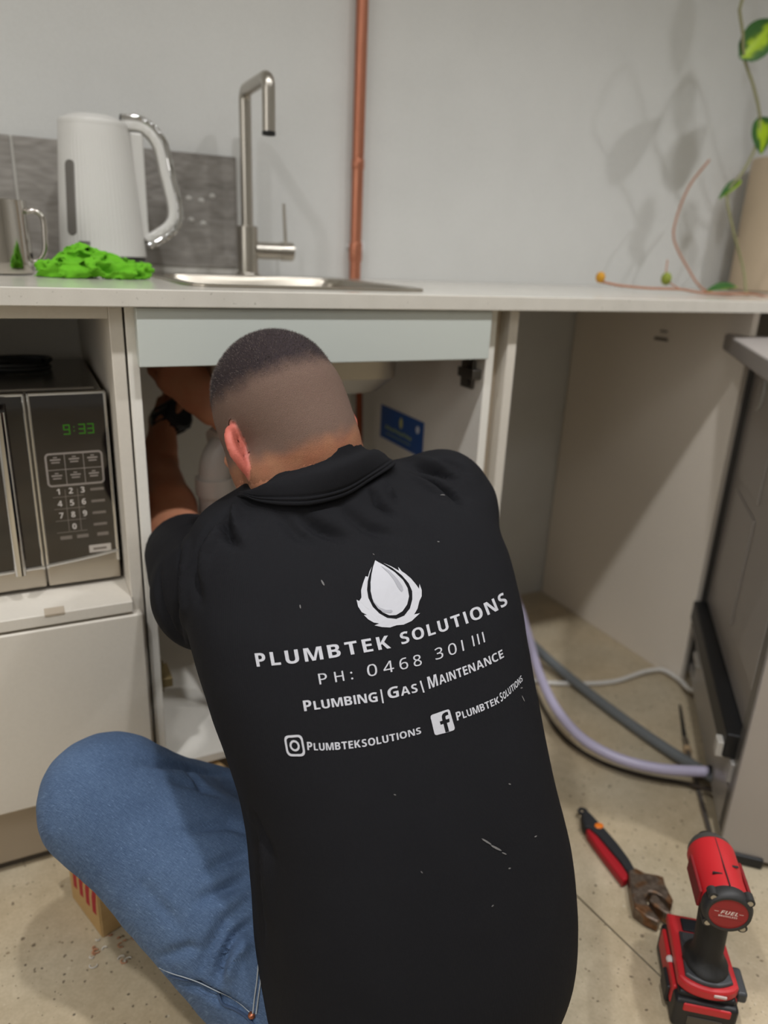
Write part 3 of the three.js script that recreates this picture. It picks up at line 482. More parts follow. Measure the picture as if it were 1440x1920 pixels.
// ---------------------------------------------------------------- trailing plant
{
  const pot = thing('plant_pot', 'tall plain beige ceramic pot at the end of worktop', 'pot', [at(1400, 500, 'z', 0.125).x + 0.1, CT, 0.125]);
  part('vessel', lathe([[0, 0.001], [0.098, 0.001], [0.102, 0.006], [0.102, 0.34], [0.1, 0.345], [0.094, 0.345], [0.092, 0.3], [0, 0.3]], 64), std(0xc3b096, 0.6), pot);
  part('soil', lathe([[0, 0.322], [0.05, 0.32], [0.094, 0.316]], 32), std(0x3b2d20, 0.95), pot);
  const p = thing('trailing_plant', 'leggy trailing plant with variegated lime and green leaves', 'plant', [1.845, CT + 0.32, 0.2]);
  const leafMat = new THREE.MeshPhysicalMaterial({ vertexColors: true, roughness: 0.45, side: THREE.DoubleSide }), stemMat = std(0x8c8a63, 0.6), dryMat = std(0xa9765a, 0.7);
  const leaf = (base, tip, normal, w, split = 0.0, name = 'leaf') => { // heart shaped, folded along the midrib
    const ax = tip.clone().sub(base), L = ax.length(); ax.normalize(); const sd = normal.clone().cross(ax).normalize(), nn = ax.clone().cross(sd).normalize(), ps = [], cs = [], ix = [], nu = 14, nv = 8, dk = lin(0x2c5a1c), lm = lin(0xa0bd16);
    for (let i = 0; i <= nu; i++) { const t = i / nu, hw = w * Math.pow(Math.sin(Math.PI * Math.pow(t, 0.62) * 0.98 + 0.02), 0.8); for (let j = 0; j <= nv; j++) { const s = j / nv * 2 - 1, v = base.clone().addScaledVector(ax, (t - 0.08 * (1 - Math.abs(s)) * 0 - (t < 0.25 ? 0.12 * Math.abs(s) * (1 - t * 4) : 0)) * L).addScaledVector(sd, s * hw).addScaledVector(nn, Math.abs(s) * hw * 0.28 - t * t * L * 0.12); ps.push(v.x, v.y, v.z); const e = s - split + nz(v.x * 40, v.y * 40, v.z * 40) * 0.35; const c = mix3(lm, dk, sstep(-0.05, 0.12, Math.abs(e) - 0.32)); cs.push(...c); } }
    for (let i = 0; i < nu; i++) for (let j = 0; j < nv; j++) { const a = i * (nv + 1) + j; ix.push(a, a + 1, a + nv + 1, a + 1, a + nv + 2, a + nv + 1); }
    const g = new THREE.BufferGeometry(); g.setAttribute('position', new THREE.Float32BufferAttribute(ps, 3)); g.setAttribute('color', new THREE.Float32BufferAttribute(cs, 3)); g.setIndex(ix); g.computeVertexNormals();
    const m = new THREE.Mesh(g, leafMat); m.name = name; m.castShadow = m.receiveShadow = true; p.updateWorldMatrix(true, false); g.applyMatrix4(p.matrixWorld.clone().invert()); p.add(m);
  };
  const A = (u, v, z) => at(u, v, 'z', z), stem = (pts, r, m = stemMat) => partW('stem', tube(pts, r, 60, 8), m, p);
  stem([V(1.9, 1.225, 0.14), V(1.84, 1.3, 0.22), V(1.68, 1.5, 0.29), V(1.56, 1.64, 0.28), A(1388, 8, 0.26), A(1393, 60, 0.25), A(1394, 103, 0.245), A(1412, 160, 0.24), A(1425, 225, 0.24), A(1415, 280, 0.24), A(1384, 335, 0.25), A(1363, 362, 0.26), A(1372, 420, 0.27), A(1394, 505, 0.28), V(1.56, CT + 0.008, 0.36), V(1.5, CT + 0.006, 0.42)], 0.0032);
  leaf(A(1394, 102, 0.245), A(1462, 30, 0.235), V(-0.3, 0.25, 1), 0.038, -0.15);
  leaf(A(1424, 226, 0.24), A(1432, 288, 0.25), V(-0.3, 0.1, 1), 0.03, 0.15);
  leaf(A(1384, 340, 0.25), A(1350, 366, 0.27), V(0.2, 1, 0.3), 0.012, 1.0);
  leaf(A(1375, 537, 0.4), A(1328, 539, 0.4), V(0.1, 1, 0.4), 0.016, 1.2);
  // leaves above the picture whose shadows fall on the wall
  for (const [x, y, z, l, w] of [[1.7, 1.78, 0.3, 0.13, 0.03], [1.735, 1.66, 0.3, 0.12, 0.028], [1.76, 1.55, 0.3, 0.1, 0.03], [1.66, 1.9, 0.28, 0.12, 0.03], [1.69, 1.45, 0.33, 0.07, 0.022], [1.8, 1.42, 0.3, 0.09, 0.03]]) leaf(V(x, y, z), V(x + 0.012, y - l, z + 0.012), V(0.35, 0.1, 1), w, 0.1);
  stem([V(1.89, 1.225, 0.15), V(1.82, 1.45, 0.28), V(1.74, 1.66, 0.3), V(1.7, 1.8, 0.29), V(1.66, 1.9, 0.28)], 0.0028);
  // a drying runner against the wall and another along the worktop
  stem([A(1330, 300, 0.16), A(1292, 350, 0.16), A(1268, 410, 0.16), A(1263, 445, 0.17), A(1288, 500, 0.22), V(A(1325, 537, 0.3).x, CT + 0.006, 0.3), V(1.5, CT + 0.006, 0.42)], 0.0026, dryMat);
  const W = (u, v) => { const q = at(u, v, 'y', CT + 0.008); return q; };
  stem([V(1.9, 1.225, 0.16), V(1.84, 1.26, 0.28), V(1.78, 1.2, 0.33), V(1.7, 1.02, 0.36), V(1.64, CT + 0.01, 0.38), V(1.5, CT + 0.006, 0.42), V(1.36, CT + 0.006, 0.4), V(1.28, CT + 0.012, 0.42), V(1.2, CT + 0.012, 0.41), V(1.12, CT + 0.016, 0.4), V(1.075, CT + 0.022, 0.4)], 0.0026, dryMat);
  partW('bud', ball(V(1.073, CT + 0.03, 0.4), 0.0095, 1, 1.15, 1), std(0xc08a1e, 0.7), p); partW('bud', ball(V(1.255, CT + 0.032, 0.4), 0.011, 1, 1.2, 1), std(0x7f8a2e, 0.7), p);
  stem([V(1.28, CT + 0.012, 0.42), V(1.262, CT + 0.024, 0.405), V(1.255, CT + 0.032, 0.4), V(1.27, CT + 0.07, 0.38)], 0.0014, dryMat);
}
// ---------------------------------------------------------------- appliance pulled out of its bay and turned
{
  const ANG = Math.atan2(0.738, 0.675);
  const d = thing('dishwasher', 'grey dishwasher pulled out and turned, bare back facing the bay', 'dishwasher', [0.985, 0, 0.985], ANG);
  const side = std(0xb4aeaa, 0.42, { metalness: 0.35 }), back = std(0xa39c95, 0.35, { metalness: 0.2 }), dark = std(0x3a3734, 0.4), W = 0.60, D = 0.55, H = 0.795;
  part('side_panel', box(0.0, 0.012, 0.012, H, 0.0, D, 0.002), side, d, 'smooth grey painted side');
  part('side_panel', box(W - 0.012, W, 0.03, H, 0.0, D, 0.002), side, d);
  part('top_lid', box(-0.012, W + 0.012, H + 0.002, H + 0.036, -0.06, D + 0.02, 0.005), std(0x9b948f, 0.5), d, 'thick grey lid overhanging the back');
  part('back_sheet', box(0.012, W - 0.012, 0.225, H - 0.012, 0.008, 0.012, 0.001), back, d);
  // pressed panels on the back sheet
  for (const [a, b, y0, y1] of [[0.3, 0.52, 0.3, 0.52], [0.3, 0.52, 0.55, 0.76], [0.06, 0.27, 0.3, 0.76]]) part('pressed_panel', box(a, b, y0, y1, 0.0045, 0.009, 0.0035), back, d);
  part('edge_post', box(W - 0.02, W - 0.012, 0.03, H, -0.004, 0.012, 0.002), dark, d); part('edge_flange', box(0.012, 0.04, 0.04, H, 0.0, 0.006, 0.001), std(0x8a8783, 0.35, { metalness: 0.7 }), d);
  part('rubber_strip', box(0.04, W - 0.02, 0.174, 0.222, -0.02, 0.03, 0.004), M.blackPlastic, d, 'black rubber strip across the back');
  part('lower_rail', box(0.03, W, 0.132, 0.172, -0.006, 0.02, 0.003), std(0xaaa5a0, 0.35, { metalness: 0.2 }), d);
  part('base_tray', [box(0.012, W - 0.09, 0.035, 0.12, 0.0, 0.02, 0.003), box(W - 0.09, W - 0.012, 0.035, 0.055, 0.0, 0.02, 0.003), box(W - 0.02, W, 0.03, 0.13, 0.0, 0.02, 0.003)], std(0xa7a29c, 0.35, { metalness: 0.2 }), d);
  part('inner_tub', box(0.04, W - 0.04, 0.225, H - 0.02, 0.06, D - 0.02, 0.01), dark, d); part('base_floor', box(0.012, W - 0.012, 0.03, 0.036, 0.02, D, 0.001), dark, d);
  part('front_door', box(0.0, W, 0.09, H, D + 0.002, D + 0.04, 0.006), std(0xa9a6a3, 0.3, { metalness: 0.8 }), d); part('control_fascia', box(0.0, W, H - 0.09, H - 0.001, D + 0.04, D + 0.052, 0.004), M.blackPlastic, d);
  part('hose_clip', [box(0.045, 0.07, 0.17, 0.2, -0.03, -0.012, 0.003)], std(0xc9c4bb, 0.5), d); part('hose_clip', box(W - 0.16, W - 0.1, 0.118, 0.13, -0.012, 0.0, 0.002), std(0xc9c4bb, 0.5), d);
  for (const [x, z] of [[0.04, 0.05], [W - 0.05, 0.05], [0.05, D - 0.05], [W - 0.05, D - 0.05]]) part('foot', [cyl(V(x, 0.0, z), V(x, 0.008, z), 0.02), cyl(V(x, 0.008, z), V(x, 0.035, z), 0.008)], M.blackPlastic, d);
  part('base_skirt', box(-0.006, 0.02, 0.0, 0.02, -0.012, 0.07, 0.004), M.blackPlastic, d);
  const arcs = (cx, cy, r, a0, a1) => { const pts = []; for (let i = 0; i <= 14; i++) { const a = lerp(a0, a1, i / 14); pts.push(V(cx + Math.cos(a) * r, cy + Math.sin(a) * r, 0.004)); } return tube(pts, 0.004, 24, 8); };
  part('wire_loop', arcs(0.47, 0.735, 0.035, 1.9, 4.6), std(0xb5b3ac, 0.5), d);
}
// ---------------------------------------------------------------- hoses, cable and long rod on the floor
const F = (u, v, y) => at(u, v, 'y', y);
{
  const h = thing('drain_hose', 'pale lilac plastic hose curving over the concrete floor', 'hose', [1.1, 0, 0.6]);
  partW('hose', tube([F(930, 1020, 0.1), F(965, 1110, 0.1), F(990, 1190, 0.085), F(1012, 1265, 0.07), F(1045, 1332, 0.055), F(1095, 1387, 0.045), F(1160, 1422, 0.04), F(1235, 1441, 0.04), F(1300, 1446, 0.045), F(1338, 1447, 0.05)], 0.0105, 120, 14), std(0xbdb6cf, 0.35), h);
  partW('end_sleeve', tube([F(1326, 1447, 0.05), F(1345, 1450, 0.05)], 0.013, 8, 14), M.blackPlastic, h);
}
{ const h = thing('inlet_hose', 'dark grey braided hose lying straight across the floor', 'hose', [1.1, 0, 0.55]);
  partW('hose', tube([F(985, 1195, 0.05), F(1030, 1238, 0.03), F(1090, 1288, 0.018), F(1155, 1338, 0.014), F(1225, 1388, 0.014), F(1290, 1430, 0.02), F(1345, 1462, 0.05)], 0.0115, 100, 14), std(0x74787a, 0.5, { metalness: 0.2 }), h); }
{ const h = thing('power_cable', 'thin white power cable running along the bay panel', 'cable', [1.2, 0, 0.45]);
  partW('cable', tube([F(950, 1262, 0.008), F(1010, 1278, 0.007), F(1080, 1282, 0.007), F(1150, 1278, 0.007), F(1215, 1258, 0.012), F(1242, 1256, 0.014), F(1270, 1272, 0.014), F(1297, 1294, 0.03), F(1325, 1290, 0.06)], 0.0055, 90, 10), std(0xd9d6d0, 0.4), h); }
{ const h = thing('dark_cable', 'thin black cable below the pale lilac hose', 'cable', [1.05, 0, 0.6]);
  partW('cable', tube([F(985, 1240, 0.006), F(1020, 1330, 0.005), F(1065, 1390, 0.005), F(1130, 1430, 0.005), F(1210, 1455, 0.005), F(1280, 1468, 0.006), F(1345, 1485, 0.03)], 0.004, 90, 8), std(0x3a3129, 0.6), h); }
{ const h = thing('rod_tool', 'long thin metal rod tool with dark tip and cream ferrule', 'tool', [1.1, 0, 0.8]);
  const a = F(1275, 1322, 0.008), b = F(1284, 1385, 0.008), c = F(1288, 1402, 0.008), e = F(1336, 1580, 0.008);
  partW('tip', cyl(a, b, 0.0025, 0.0045), M.blackPlastic, h); partW('collar', cyl(b, c, 0.0065), M.steel, h); partW('ferrule', cyl(c, c.clone().lerp(e, 0.05), 0.0078), std(0xb59a78, 0.6), h); partW('shaft', cyl(c.clone().lerp(e, 0.05), e, 0.0042), std(0x77706a, 0.4, { metalness: 0.6 }), h); }
// ---------------------------------------------------------------- adjustable wrench
{
  const Z = (x, y, yy) => F(1040 + x / 3.6, 1480 + y / 3.6, yy);
  const plan = (pts, y0, h, bevel) => { const s = new THREE.Shape(pts.map(([x, y]) => { const p = Z(x, y, y0 + h); return new THREE.Vector2(p.x, -p.z); })); const g = new THREE.ExtrudeGeometry(s, { depth: h - 2 * bevel, bevelEnabled: true, bevelSize: bevel, bevelThickness: bevel, bevelOffset: -bevel, bevelSegments: 3 }); g.rotateX(-Math.PI / 2); g.translate(0, y0 + bevel, 0); return g; };
  const w = thing('adjustable_wrench', 'worn adjustable wrench with black and red grip on the floor', 'wrench', [0.83, 0, 0.9]);
  partW('grip', boxUV(plan([[183, 150], [205, 130], [238, 150], [292, 208], [352, 272], [432, 365], [505, 465], [545, 535], [500, 565], [440, 475], [350, 370], [290, 300], [240, 258], [205, 248], [190, 210]], 0.004, 0.018, 0.004)), M.darkRubber, w);
  partW('grip_inlay', boxUV(plan([[208, 250], [240, 256], [300, 318], [380, 415], [450, 495], [500, 560], [494, 602], [462, 616], [400, 535], [330, 445], [268, 360], [226, 300]], 0.001, 0.016, 0.004)), std(0xa81420, 0.5), w, 'red rubber side of the grip');
  const dot = Z(300, 246, 0.022); partW('grip_button', ball(dot, 0.0085, 1, 0.25, 0.8), std(0xe87818, 0.5), w, 'orange dot');
  const worn = std(0xffffff, 0.42, { metalness: 0.75, map: tex(256, 0.1, (x, y) => { const n = nz(x * 120, y * 120, 3) * 26 + nz(x * 500, y * 500, 3) * 14, q = sstep(0.0, 0.35, nz(x * 45, y * 45, 9)); return [118 + n + 12 * q, 104 + n - 10 * q, 92 + n - 26 * q]; }) });
  partW('fixed_jaw', boxUV(plan([[500, 545], [545, 525], [610, 560], [690, 572], [735, 588], [748, 640], [803, 745], [792, 780], [722, 718], [690, 700], [640, 690], [610, 740], [650, 800], [717, 880], [700, 895], [620, 857], [540, 797], [518, 700], [503, 600]], 0.003, 0.02, 0.003)), worn, w);
  partW('moving_jaw', boxUV(plan([[655, 705], [692, 712], [715, 742], [788, 826], [780, 845], [735, 822], [668, 775], [640, 745]], 0.005, 0.022, 0.003)), worn, w);
  const kn = Z(640, 640, 0.02); partW('thumb_screw', cyl(kn.clone().add(V(-0.012, -0.004, 0)), kn.clone().add(V(0.012, -0.004, 0.004)), 0.007), std(0x5c544c, 0.5, { metalness: 0.8 }), w);
  const ring = new THREE.TorusGeometry(0.007, 0.0028, 8, 20); ring.rotateX(Math.PI / 2); const rp = Z(190, 150, 0.014); ring.translate(rp.x, 0.014, rp.z); partW('hanging_ring', ring, M.darkRubber, w);
}
// ---------------------------------------------------------------- impact driver standing on its battery
{
  const yaw = -Math.atan2(0.6, 0.8);   // the nose points away from the room, towards the dishwasher
  const d = thing('impact_driver', 'red and black cordless impact driver standing on its battery', 'power tool', [0.741, 0, 1.154], yaw);
  const red = std(0xc3242a, 0.45), dkred = std(0x8e0f16, 0.45), blk = std(0x1f1f20, 0.5), gry = std(0x3b3d40, 0.45);
  // battery
  const bat = part('battery', [box(-0.04, 0.04, 0.001, 0.05, -0.075, 0.047, 0.006), box(-0.036, 0.036, 0.046, 0.058, -0.068, 0.04, 0.004)], std(0x17171a, 0.5), d, 'black battery pack with red trim');
  part('red_trim', [box(-0.0415, -0.034, 0.02, 0.053, -0.062, 0.03, 0.004), box(0.034, 0.0415, 0.02, 0.053, -0.062, 0.03, 0.004), box(-0.03, 0.03, 0.034, 0.047, 0.043, 0.0485, 0.003)], red, bat);
  part('release_tab', box(-0.046, -0.038, 0.012, 0.04, -0.01, 0.022, 0.003), blk, bat); part('release_tab', box(0.038, 0.046, 0.012, 0.04, -0.01, 0.022, 0.003), blk, bat);
  part('contact_window', box(-0.022, 0.022, 0.012, 0.026, 0.0455, 0.0482, 0.001), std(0x54504c, 0.3, { metalness: 0.5 }), bat);
  // foot of the handle
  const foot = new THREE.Shape(); foot.moveTo(-0.036, -0.07); foot.lineTo(0.036, -0.07); foot.lineTo(0.038, 0.03); foot.quadraticCurveTo(0.03, 0.045, 0, 0.046); foot.quadraticCurveTo(-0.03, 0.045, -0.038, 0.03); foot.closePath();
  const fg = extrude(foot, 0.017, 0.004); fg.rotateX(Math.PI / 2); fg.translate(0, 0.0745, 0);
  part('foot_shell', boxUV(fg), red, d); const pad = new THREE.Shape(); pad.moveTo(-0.026, -0.038); pad.lineTo(0.026, -0.038); pad.lineTo(0.03, 0.03); pad.quadraticCurveTo(0.015, 0.04, 0, 0.04); pad.quadraticCurveTo(-0.015, 0.04, -0.03, 0.03); pad.closePath();
  const pg = extrude(pad, 0.008, 0.003); pg.rotateX(Math.PI / 2); pg.translate(0, 0.0795, 0); part('foot_pad', boxUV(pg), gry, d);
  part('mode_panel', box(-0.02, 0.024, 0.0725, 0.0765, -0.064, -0.042, 0.002), std(0x1a2027, 0.3), d); part('belt_clip', [box(0.038, 0.052, 0.045, 0.062, -0.012, 0.03, 0.004)], gry, d);
  part('side_badge', box(0.004, 0.02, 0.066, 0.07, 0.0445, 0.0472, 0.001), std(0xc9b7b2, 0.5), d);
  // handle and head as smooth fields
  const hd = (x, y, z) => { const a = cap(x * 1.08, y, z, V(0, 0.075, 0.006), V(0, 0.17, -0.008), 0.02, 0.0215); return smin(a, Math.max(ellip(x, y, z, V(0, 0.078, 0.003), 0.03, 0.012, 0.036), 0), 0.014); };
  part('handle', boxUV(nets(hd, [-0.05, 0.062, -0.06], [0.05, 0.2, 0.06], 0.004)), std(0x1d1c1b, 0.62), d);
  const trig = nets((x, y, z) => cap(x, y, z, V(0, 0.145, -0.034), V(0, 0.165, -0.036), 0.011, 0.011), [-0.02, 0.12, -0.06], [0.02, 0.185, -0.015], 0.003); part('trigger', boxUV(trig), dkred, d);
  const HY = 0.196, along = (prof, seg = 48) => { const g = lathe(prof, seg); g.rotateX(-Math.PI / 2); g.translate(0, HY, 0); return g; };   // lathe axis y -> -z (forward)
  part('motor_housing', [boxUV(along([[0.0, -0.022], [0.0285, -0.022], [0.0295, -0.018], [0.0292, 0.01], [0.031, 0.03], [0.031, 0.062], [0.029, 0.066], [0.0, 0.066]]))], red, d, 'glossy red motor housing');
  part('housing_seam', [box(-0.0006, 0.0006, HY + 0.0285, HY + 0.0312, -0.062, 0.02, 0), box(-0.016, -0.004, HY + 0.0255, HY + 0.029, -0.0015, 0.0005, 0), box(0.012, 0.02, HY + 0.026, HY + 0.0275, -0.02, -0.017, 0.0004)], blk, d);
  part('gear_nose', along([[0.029, 0.0655], [0.0285, 0.072], [0.024, 0.08], [0.014, 0.086], [0.0, 0.086]]), std(0x55534f, 0.45, { metalness: 0.3 }), d, 'dark grey nose cone'); part('chuck', along([[0.0, 0.085], [0.0105, 0.085], [0.0105, 0.097], [0.006, 0.1], [0.0, 0.1]], 28), std(0x2a2928, 0.4, { metalness: 0.6 }), d);
  const cover = part('rear_cover', [along([[0.029, -0.018], [0.0305, -0.023], [0.0305, -0.03], [0.0275, -0.036], [0.0235, -0.0362], [0.0235, -0.034]])], std(0x2b2a2a, 0.55), d, 'black rear cover');
  for (const [sx, sy] of [[-0.021, 0.021], [0.022, 0.021], [-0.021, -0.021], [0.021, -0.021]]) { part('screw_boss', cyl(V(sx, HY + sy, 0.021), V(sx, HY + sy, 0.0335), 0.0062), std(0x2b2a2a, 0.55), cover); part('screw', cyl(V(sx, HY + sy, 0.0332), V(sx, HY + sy, 0.0345), 0.0036), M.steel, cover); }
  const cvs = document.createElement('canvas'); cvs.width = cvs.height = 512; const q = cvs.getContext('2d'); q.fillStyle = '#9a1a20'; q.fillRect(0, 0, 512, 512); q.strokeStyle = '#5c0c10'; q.lineWidth = 6; for (const y of [170, 356]) { q.beginPath(); q.moveTo(70, y); q.lineTo(440, y); q.stroke(); }
  q.fillStyle = '#e8dcd6'; q.textAlign = 'center'; q.font = 'italic bold 100px sans-serif'; q.fillText('FUEL', 262, 270); q.font = 'bold 46px sans-serif'; q.fillText('BRUSHLESS', 256, 326); q.fillRect(70, 226, 60, 8); q.fillRect(390, 226, 60, 8);
  const lt = new THREE.CanvasTexture(cvs); lt.colorSpace = THREE.SRGBColorSpace;
  const disc = new THREE.CircleGeometry(0.0236, 48); disc.scale(1, 0.86, 1); disc.translate(0, HY, 0.0353); part('rear_badge', disc, std(0xffffff, 0.4, { map: lt }), cover, 'round dark red badge'); part('badge_seat', cyl(V(0, HY, 0.03), V(0, HY, 0.0352), 0.0238), dkred, cover);
  part('grip_tread', [box(-0.033, -0.0285, HY - 0.014, HY + 0.012, -0.045, 0.018, 0.003), box(0.0285, 0.033, HY - 0.014, HY + 0.012, -0.045, 0.018, 0.003)], std(0x7c1116, 0.7), d);
  part('paint_blob', ball(V(-0.0375, 0.051, -0.012), 0.006, 1, 0.8, 1), std(0xcfc7c2, 0.7), d);
}
// ---------------------------------------------------------------- carton under the knee and scraps on the floor
{
  const a = F(137, 1683, 0), b = F(193, 1760, 0), dir = b.clone().sub(a).normalize(), L = a.distanceTo(b), turn = Math.atan2(-dir.z, dir.x);
  // local x runs along the printed face, local z away from the room side
  const c = thing('cardboard_carton', 'tan cardboard carton with red print beside the raised knee', 'box', [a.x, 0, a.z], turn);
  const cv = document.createElement('canvas'); cv.width = 512; cv.height = 640; const q = cv.getContext('2d'); q.fillStyle = '#b3925f'; q.fillRect(0, 0, 512, 640); q.fillStyle = '#9c1f26';
  for (let k = 0; k < 4; k++) { const y = 70 + k * 138; q.beginPath(); q.moveTo(130, y); q.lineTo(250, y + 8); q.lineTo(345, y + 52); q.lineTo(410, y + 14); q.lineTo(418, y + 60); q.lineTo(345, y + 130); q.lineTo(235, y + 96); q.lineTo(140, y + 84); q.closePath(); q.fill(); }
  const t = new THREE.CanvasTexture(cv); t.colorSpace = THREE.SRGBColorSpace;
  const card = std(0xffffff, 0.85, { map: tex(256, 0.2, (x, y) => { const n = nz(x * 40, y * 40, 4) * 8 + nz(x * 6, y * 400, 4) * 5; return [190 + n, 158 + n, 110 + n]; }) });
  const len = L, dep = 0.26, h = 0.125;
  part('carton_body', box(L - len, L, 0.0005, h, -dep, 0, 0.002), card, c);
  const pr = new THREE.PlaneGeometry(len * 0.98, h * 0.96); pr.rotateZ(0); pr.translate(L - len / 2, h / 2, 0.0006); part('red_print', pr, std(0xffffff, 0.85, { map: (() => { t.center.set(0.5, 0.5); t.rotation = Math.PI / 2; return t; })() }), c, 'red printed marks');
  part('flap', box(L - len, L, h, h + 0.003, -dep / 2, 0, 0.001), card, c);
}
{
  const c = at(212, 1778, 'y', 0), names = [[0xd8d4cc, 'curl of pale shaving on the concrete by the carton', 'pale_shaving'], [0xb8805e, 'tiny copper coloured shaving on the concrete by the carton', 'copper_shaving']];
  for (let i = 0; i < 16; i++) { const [col, label, name] = names[i % 3 === 0 ? 0 : 1], x = c.x + (rnd() - 0.5) * 0.06, z = c.z + (rnd() - 0.5) * 0.06, r = 0.002 + rnd() * 0.0035, pts = []; for (let k = 0; k <= 8; k++) { const a = k / 8 * 4 + i; pts.push(V(Math.cos(a) * r, 0.0012 + k * 0.0003, Math.sin(a) * r * 0.7)); }
    const m = new THREE.Mesh(tube(pts, 0.0009, 16, 5), std(col, 0.6)); m.name = uniq(name); m.position.set(x, 0, z); m.castShadow = m.receiveShadow = true; m.userData = { label, category: 'shaving', group: i % 3 === 0 ? 'pale shavings beside the carton' : 'copper shavings beside the carton' }; scene.add(m); }
}

// ---------------------------------------------------------------- the person: seated on the floor, leaning into the cabinet
{
  const man = thing('person', 'person in black polo and blue jeans crouched at the open cabinet', 'person', [0.335, 0, 1.03]);
  const A3 = (u, v, z) => at(u, v, 'z', z);
  // ---- torso as a stack of level slices: y, centre x, centre z, half width, half depth
  const ROWS = [[-0.05, 0.344, 1.04, 0.15, 0.14], [0.0, 0.344, 1.045, 0.162, 0.15], [0.06, 0.322, 1.06, 0.142, 0.148], [0.12, 0.325, 1.068, 0.158, 0.148], [0.2, 0.336, 1.07, 0.181, 0.147], [0.3, 0.340, 1.045, 0.184, 0.14], [0.4, 0.337, 0.995, 0.181, 0.14], [0.5, 0.330, 0.935, 0.194, 0.135], [0.58, 0.330, 0.885, 0.203, 0.125], [0.63, 0.333, 0.853, 0.195, 0.113], [0.665, 0.328, 0.836, 0.168, 0.09], [0.69, 0.312, 0.828, 0.105, 0.068], [0.71, 0.3, 0.825, 0.07, 0.055], [0.76, 0.29, 0.82, 0.05, 0.05]];
  const row = (y) => { let i = 1; while (i < ROWS.length - 2 && y > ROWS[i + 1][0]) i++; const p = ROWS[i - 1], a = ROWS[i], b = ROWS[i + 1], q = ROWS[Math.min(i + 2, ROWS.length - 1)], t = clamp((y - a[0]) / (b[0] - a[0]), 0, 1), h = b[0] - a[0];
    const out = []; for (let k = 1; k < 5; k++) { const m0 = (b[k] - p[k]) / (b[0] - p[0]) * h, m1 = q === b ? b[k] - a[k] : (q[k] - a[k]) / (q[0] - a[0]) * h, t2 = t * t, t3 = t2 * t; out.push((2 * t3 - 3 * t2 + 1) * a[k] + (t3 - 2 * t2 + t) * m0 + (-2 * t3 + 3 * t2) * b[k] + (t3 - t2) * m1); } return out; };
  const cache = new Map(), rowC = (y) => { const k = Math.round(y * 4000); let r = cache.get(k); if (!r) { r = row(k / 4000); cache.set(k, r); } return r; };
  const PW = 2.5, torso = (x, y, z) => { const [xc, zc, a, b] = rowC(clamp(y, -0.05, 0.76)), k = Math.pow(Math.pow(Math.abs(x - xc) / a, PW) + Math.pow(Math.abs(z - zc) / b, PW), 1 / PW); return Math.max((k - 1) * Math.min(a, b) * 0.88, y - 0.705, -0.02 - y); };
  // ---- joints
  const SL = A3(394, 1112, 0.77), EL = A3(330, 1002, 0.47), WL = A3(303, 866, 0.29), SR = A3(826, 934, 0.8), ER = V(0.46, 0.555, 0.57), WR = A3(398, 762, 0.45);
  const NB = V(0.290, 0.65, 0.822), H = V(0.2775, 0.7475, 0.772);
  const HM = new THREE.Matrix4().makeRotationY(0.308).multiply(new THREE.Matrix4().makeRotationZ(0.072)).multiply(new THREE.Matrix4().makeRotationX(-0.78)), HI = HM.clone().invert().elements;
  const HS = 0.93, headW = (x, y, z) => V(x, y, z).applyMatrix4(HM).add(H), NT = headW(0, -0.045, 0.032);
  // ---- shirt field
  const SLe = SL.clone().lerp(EL, 0.62), SRe = SR.clone().lerp(ER, 0.6), dL = EL.clone().sub(SL).normalize(), dR = ER.clone().sub(SR).normalize();
  const trapL = V(0.257, 0.625, 0.81), trapR = V(0.345, 0.655, 0.81);
  const shirtF = (x, y, z) => {
    let d = torso(x, y, z);
    const l = Math.max(cap(x, y, z, SL, EL, 0.069, 0.056), (x - SLe.x) * dL.x + (y - SLe.y) * dL.y + (z - SLe.z) * dL.z);
    const r = Math.max(cap(x, y, z, SR, ER, 0.058, 0.054), (x - SRe.x) * dR.x + (y - SRe.y) * dR.y + (z - SRe.z) * dR.z);
    d = smin(d, l, 0.03); d = smin(d, r, 0.06);
    d = smin(d, cap(x, y, z, SL, trapL, 0.045, 0.05), 0.05); return smin(d, cap(x, y, z, SR, trapR, 0.05, 0.045), 0.05);
  };
  const march = (f, o, dir, t0 = 0.3, t1 = 2.2) => { let t = t0; for (let i = 0; i < 220; i++) { const p = o.clone().addScaledVector(dir, t), d = f(p.x, p.y, p.z); if (d < 0.0002) return p; t += Math.max(d * 0.7, 0.0003); if (t > t1) break; } return null; };
  const hit = (f, u, v) => march(f, CAM, ray(u, v).normalize());
  // ---- folds: lines found on the photograph, laid on the cloth; negative is a valley
  const mkFold = (f, px, w, amp) => ({ pts: px.map(([u, v]) => hit(f, u, v)).filter(Boolean), w, amp });
  const foldAt = (F, x, y, z) => { let s = 0; for (const { pts, w, amp } of F) { let best = 1e9, bt = 0; const n = pts.length - 1; for (let i = 0; i < n; i++) { const a = pts[i], b = pts[i + 1], bx = b.x - a.x, by = b.y - a.y, bz = b.z - a.z, h = clamp(((x - a.x) * bx + (y - a.y) * by + (z - a.z) * bz) / (bx * bx + by * by + bz * bz), 0, 1), d = Math.hypot(x - a.x - bx * h, y - a.y - by * h, z - a.z - bz * h); if (d < best) { best = d; bt = (i + h) / n; } } if (best < w * 3) s += amp * Math.exp(-(best * best) / (w * w)) * Math.pow(Math.sin(Math.PI * clamp(bt * 0.92 + 0.04, 0, 1)), 0.7); } return s; };
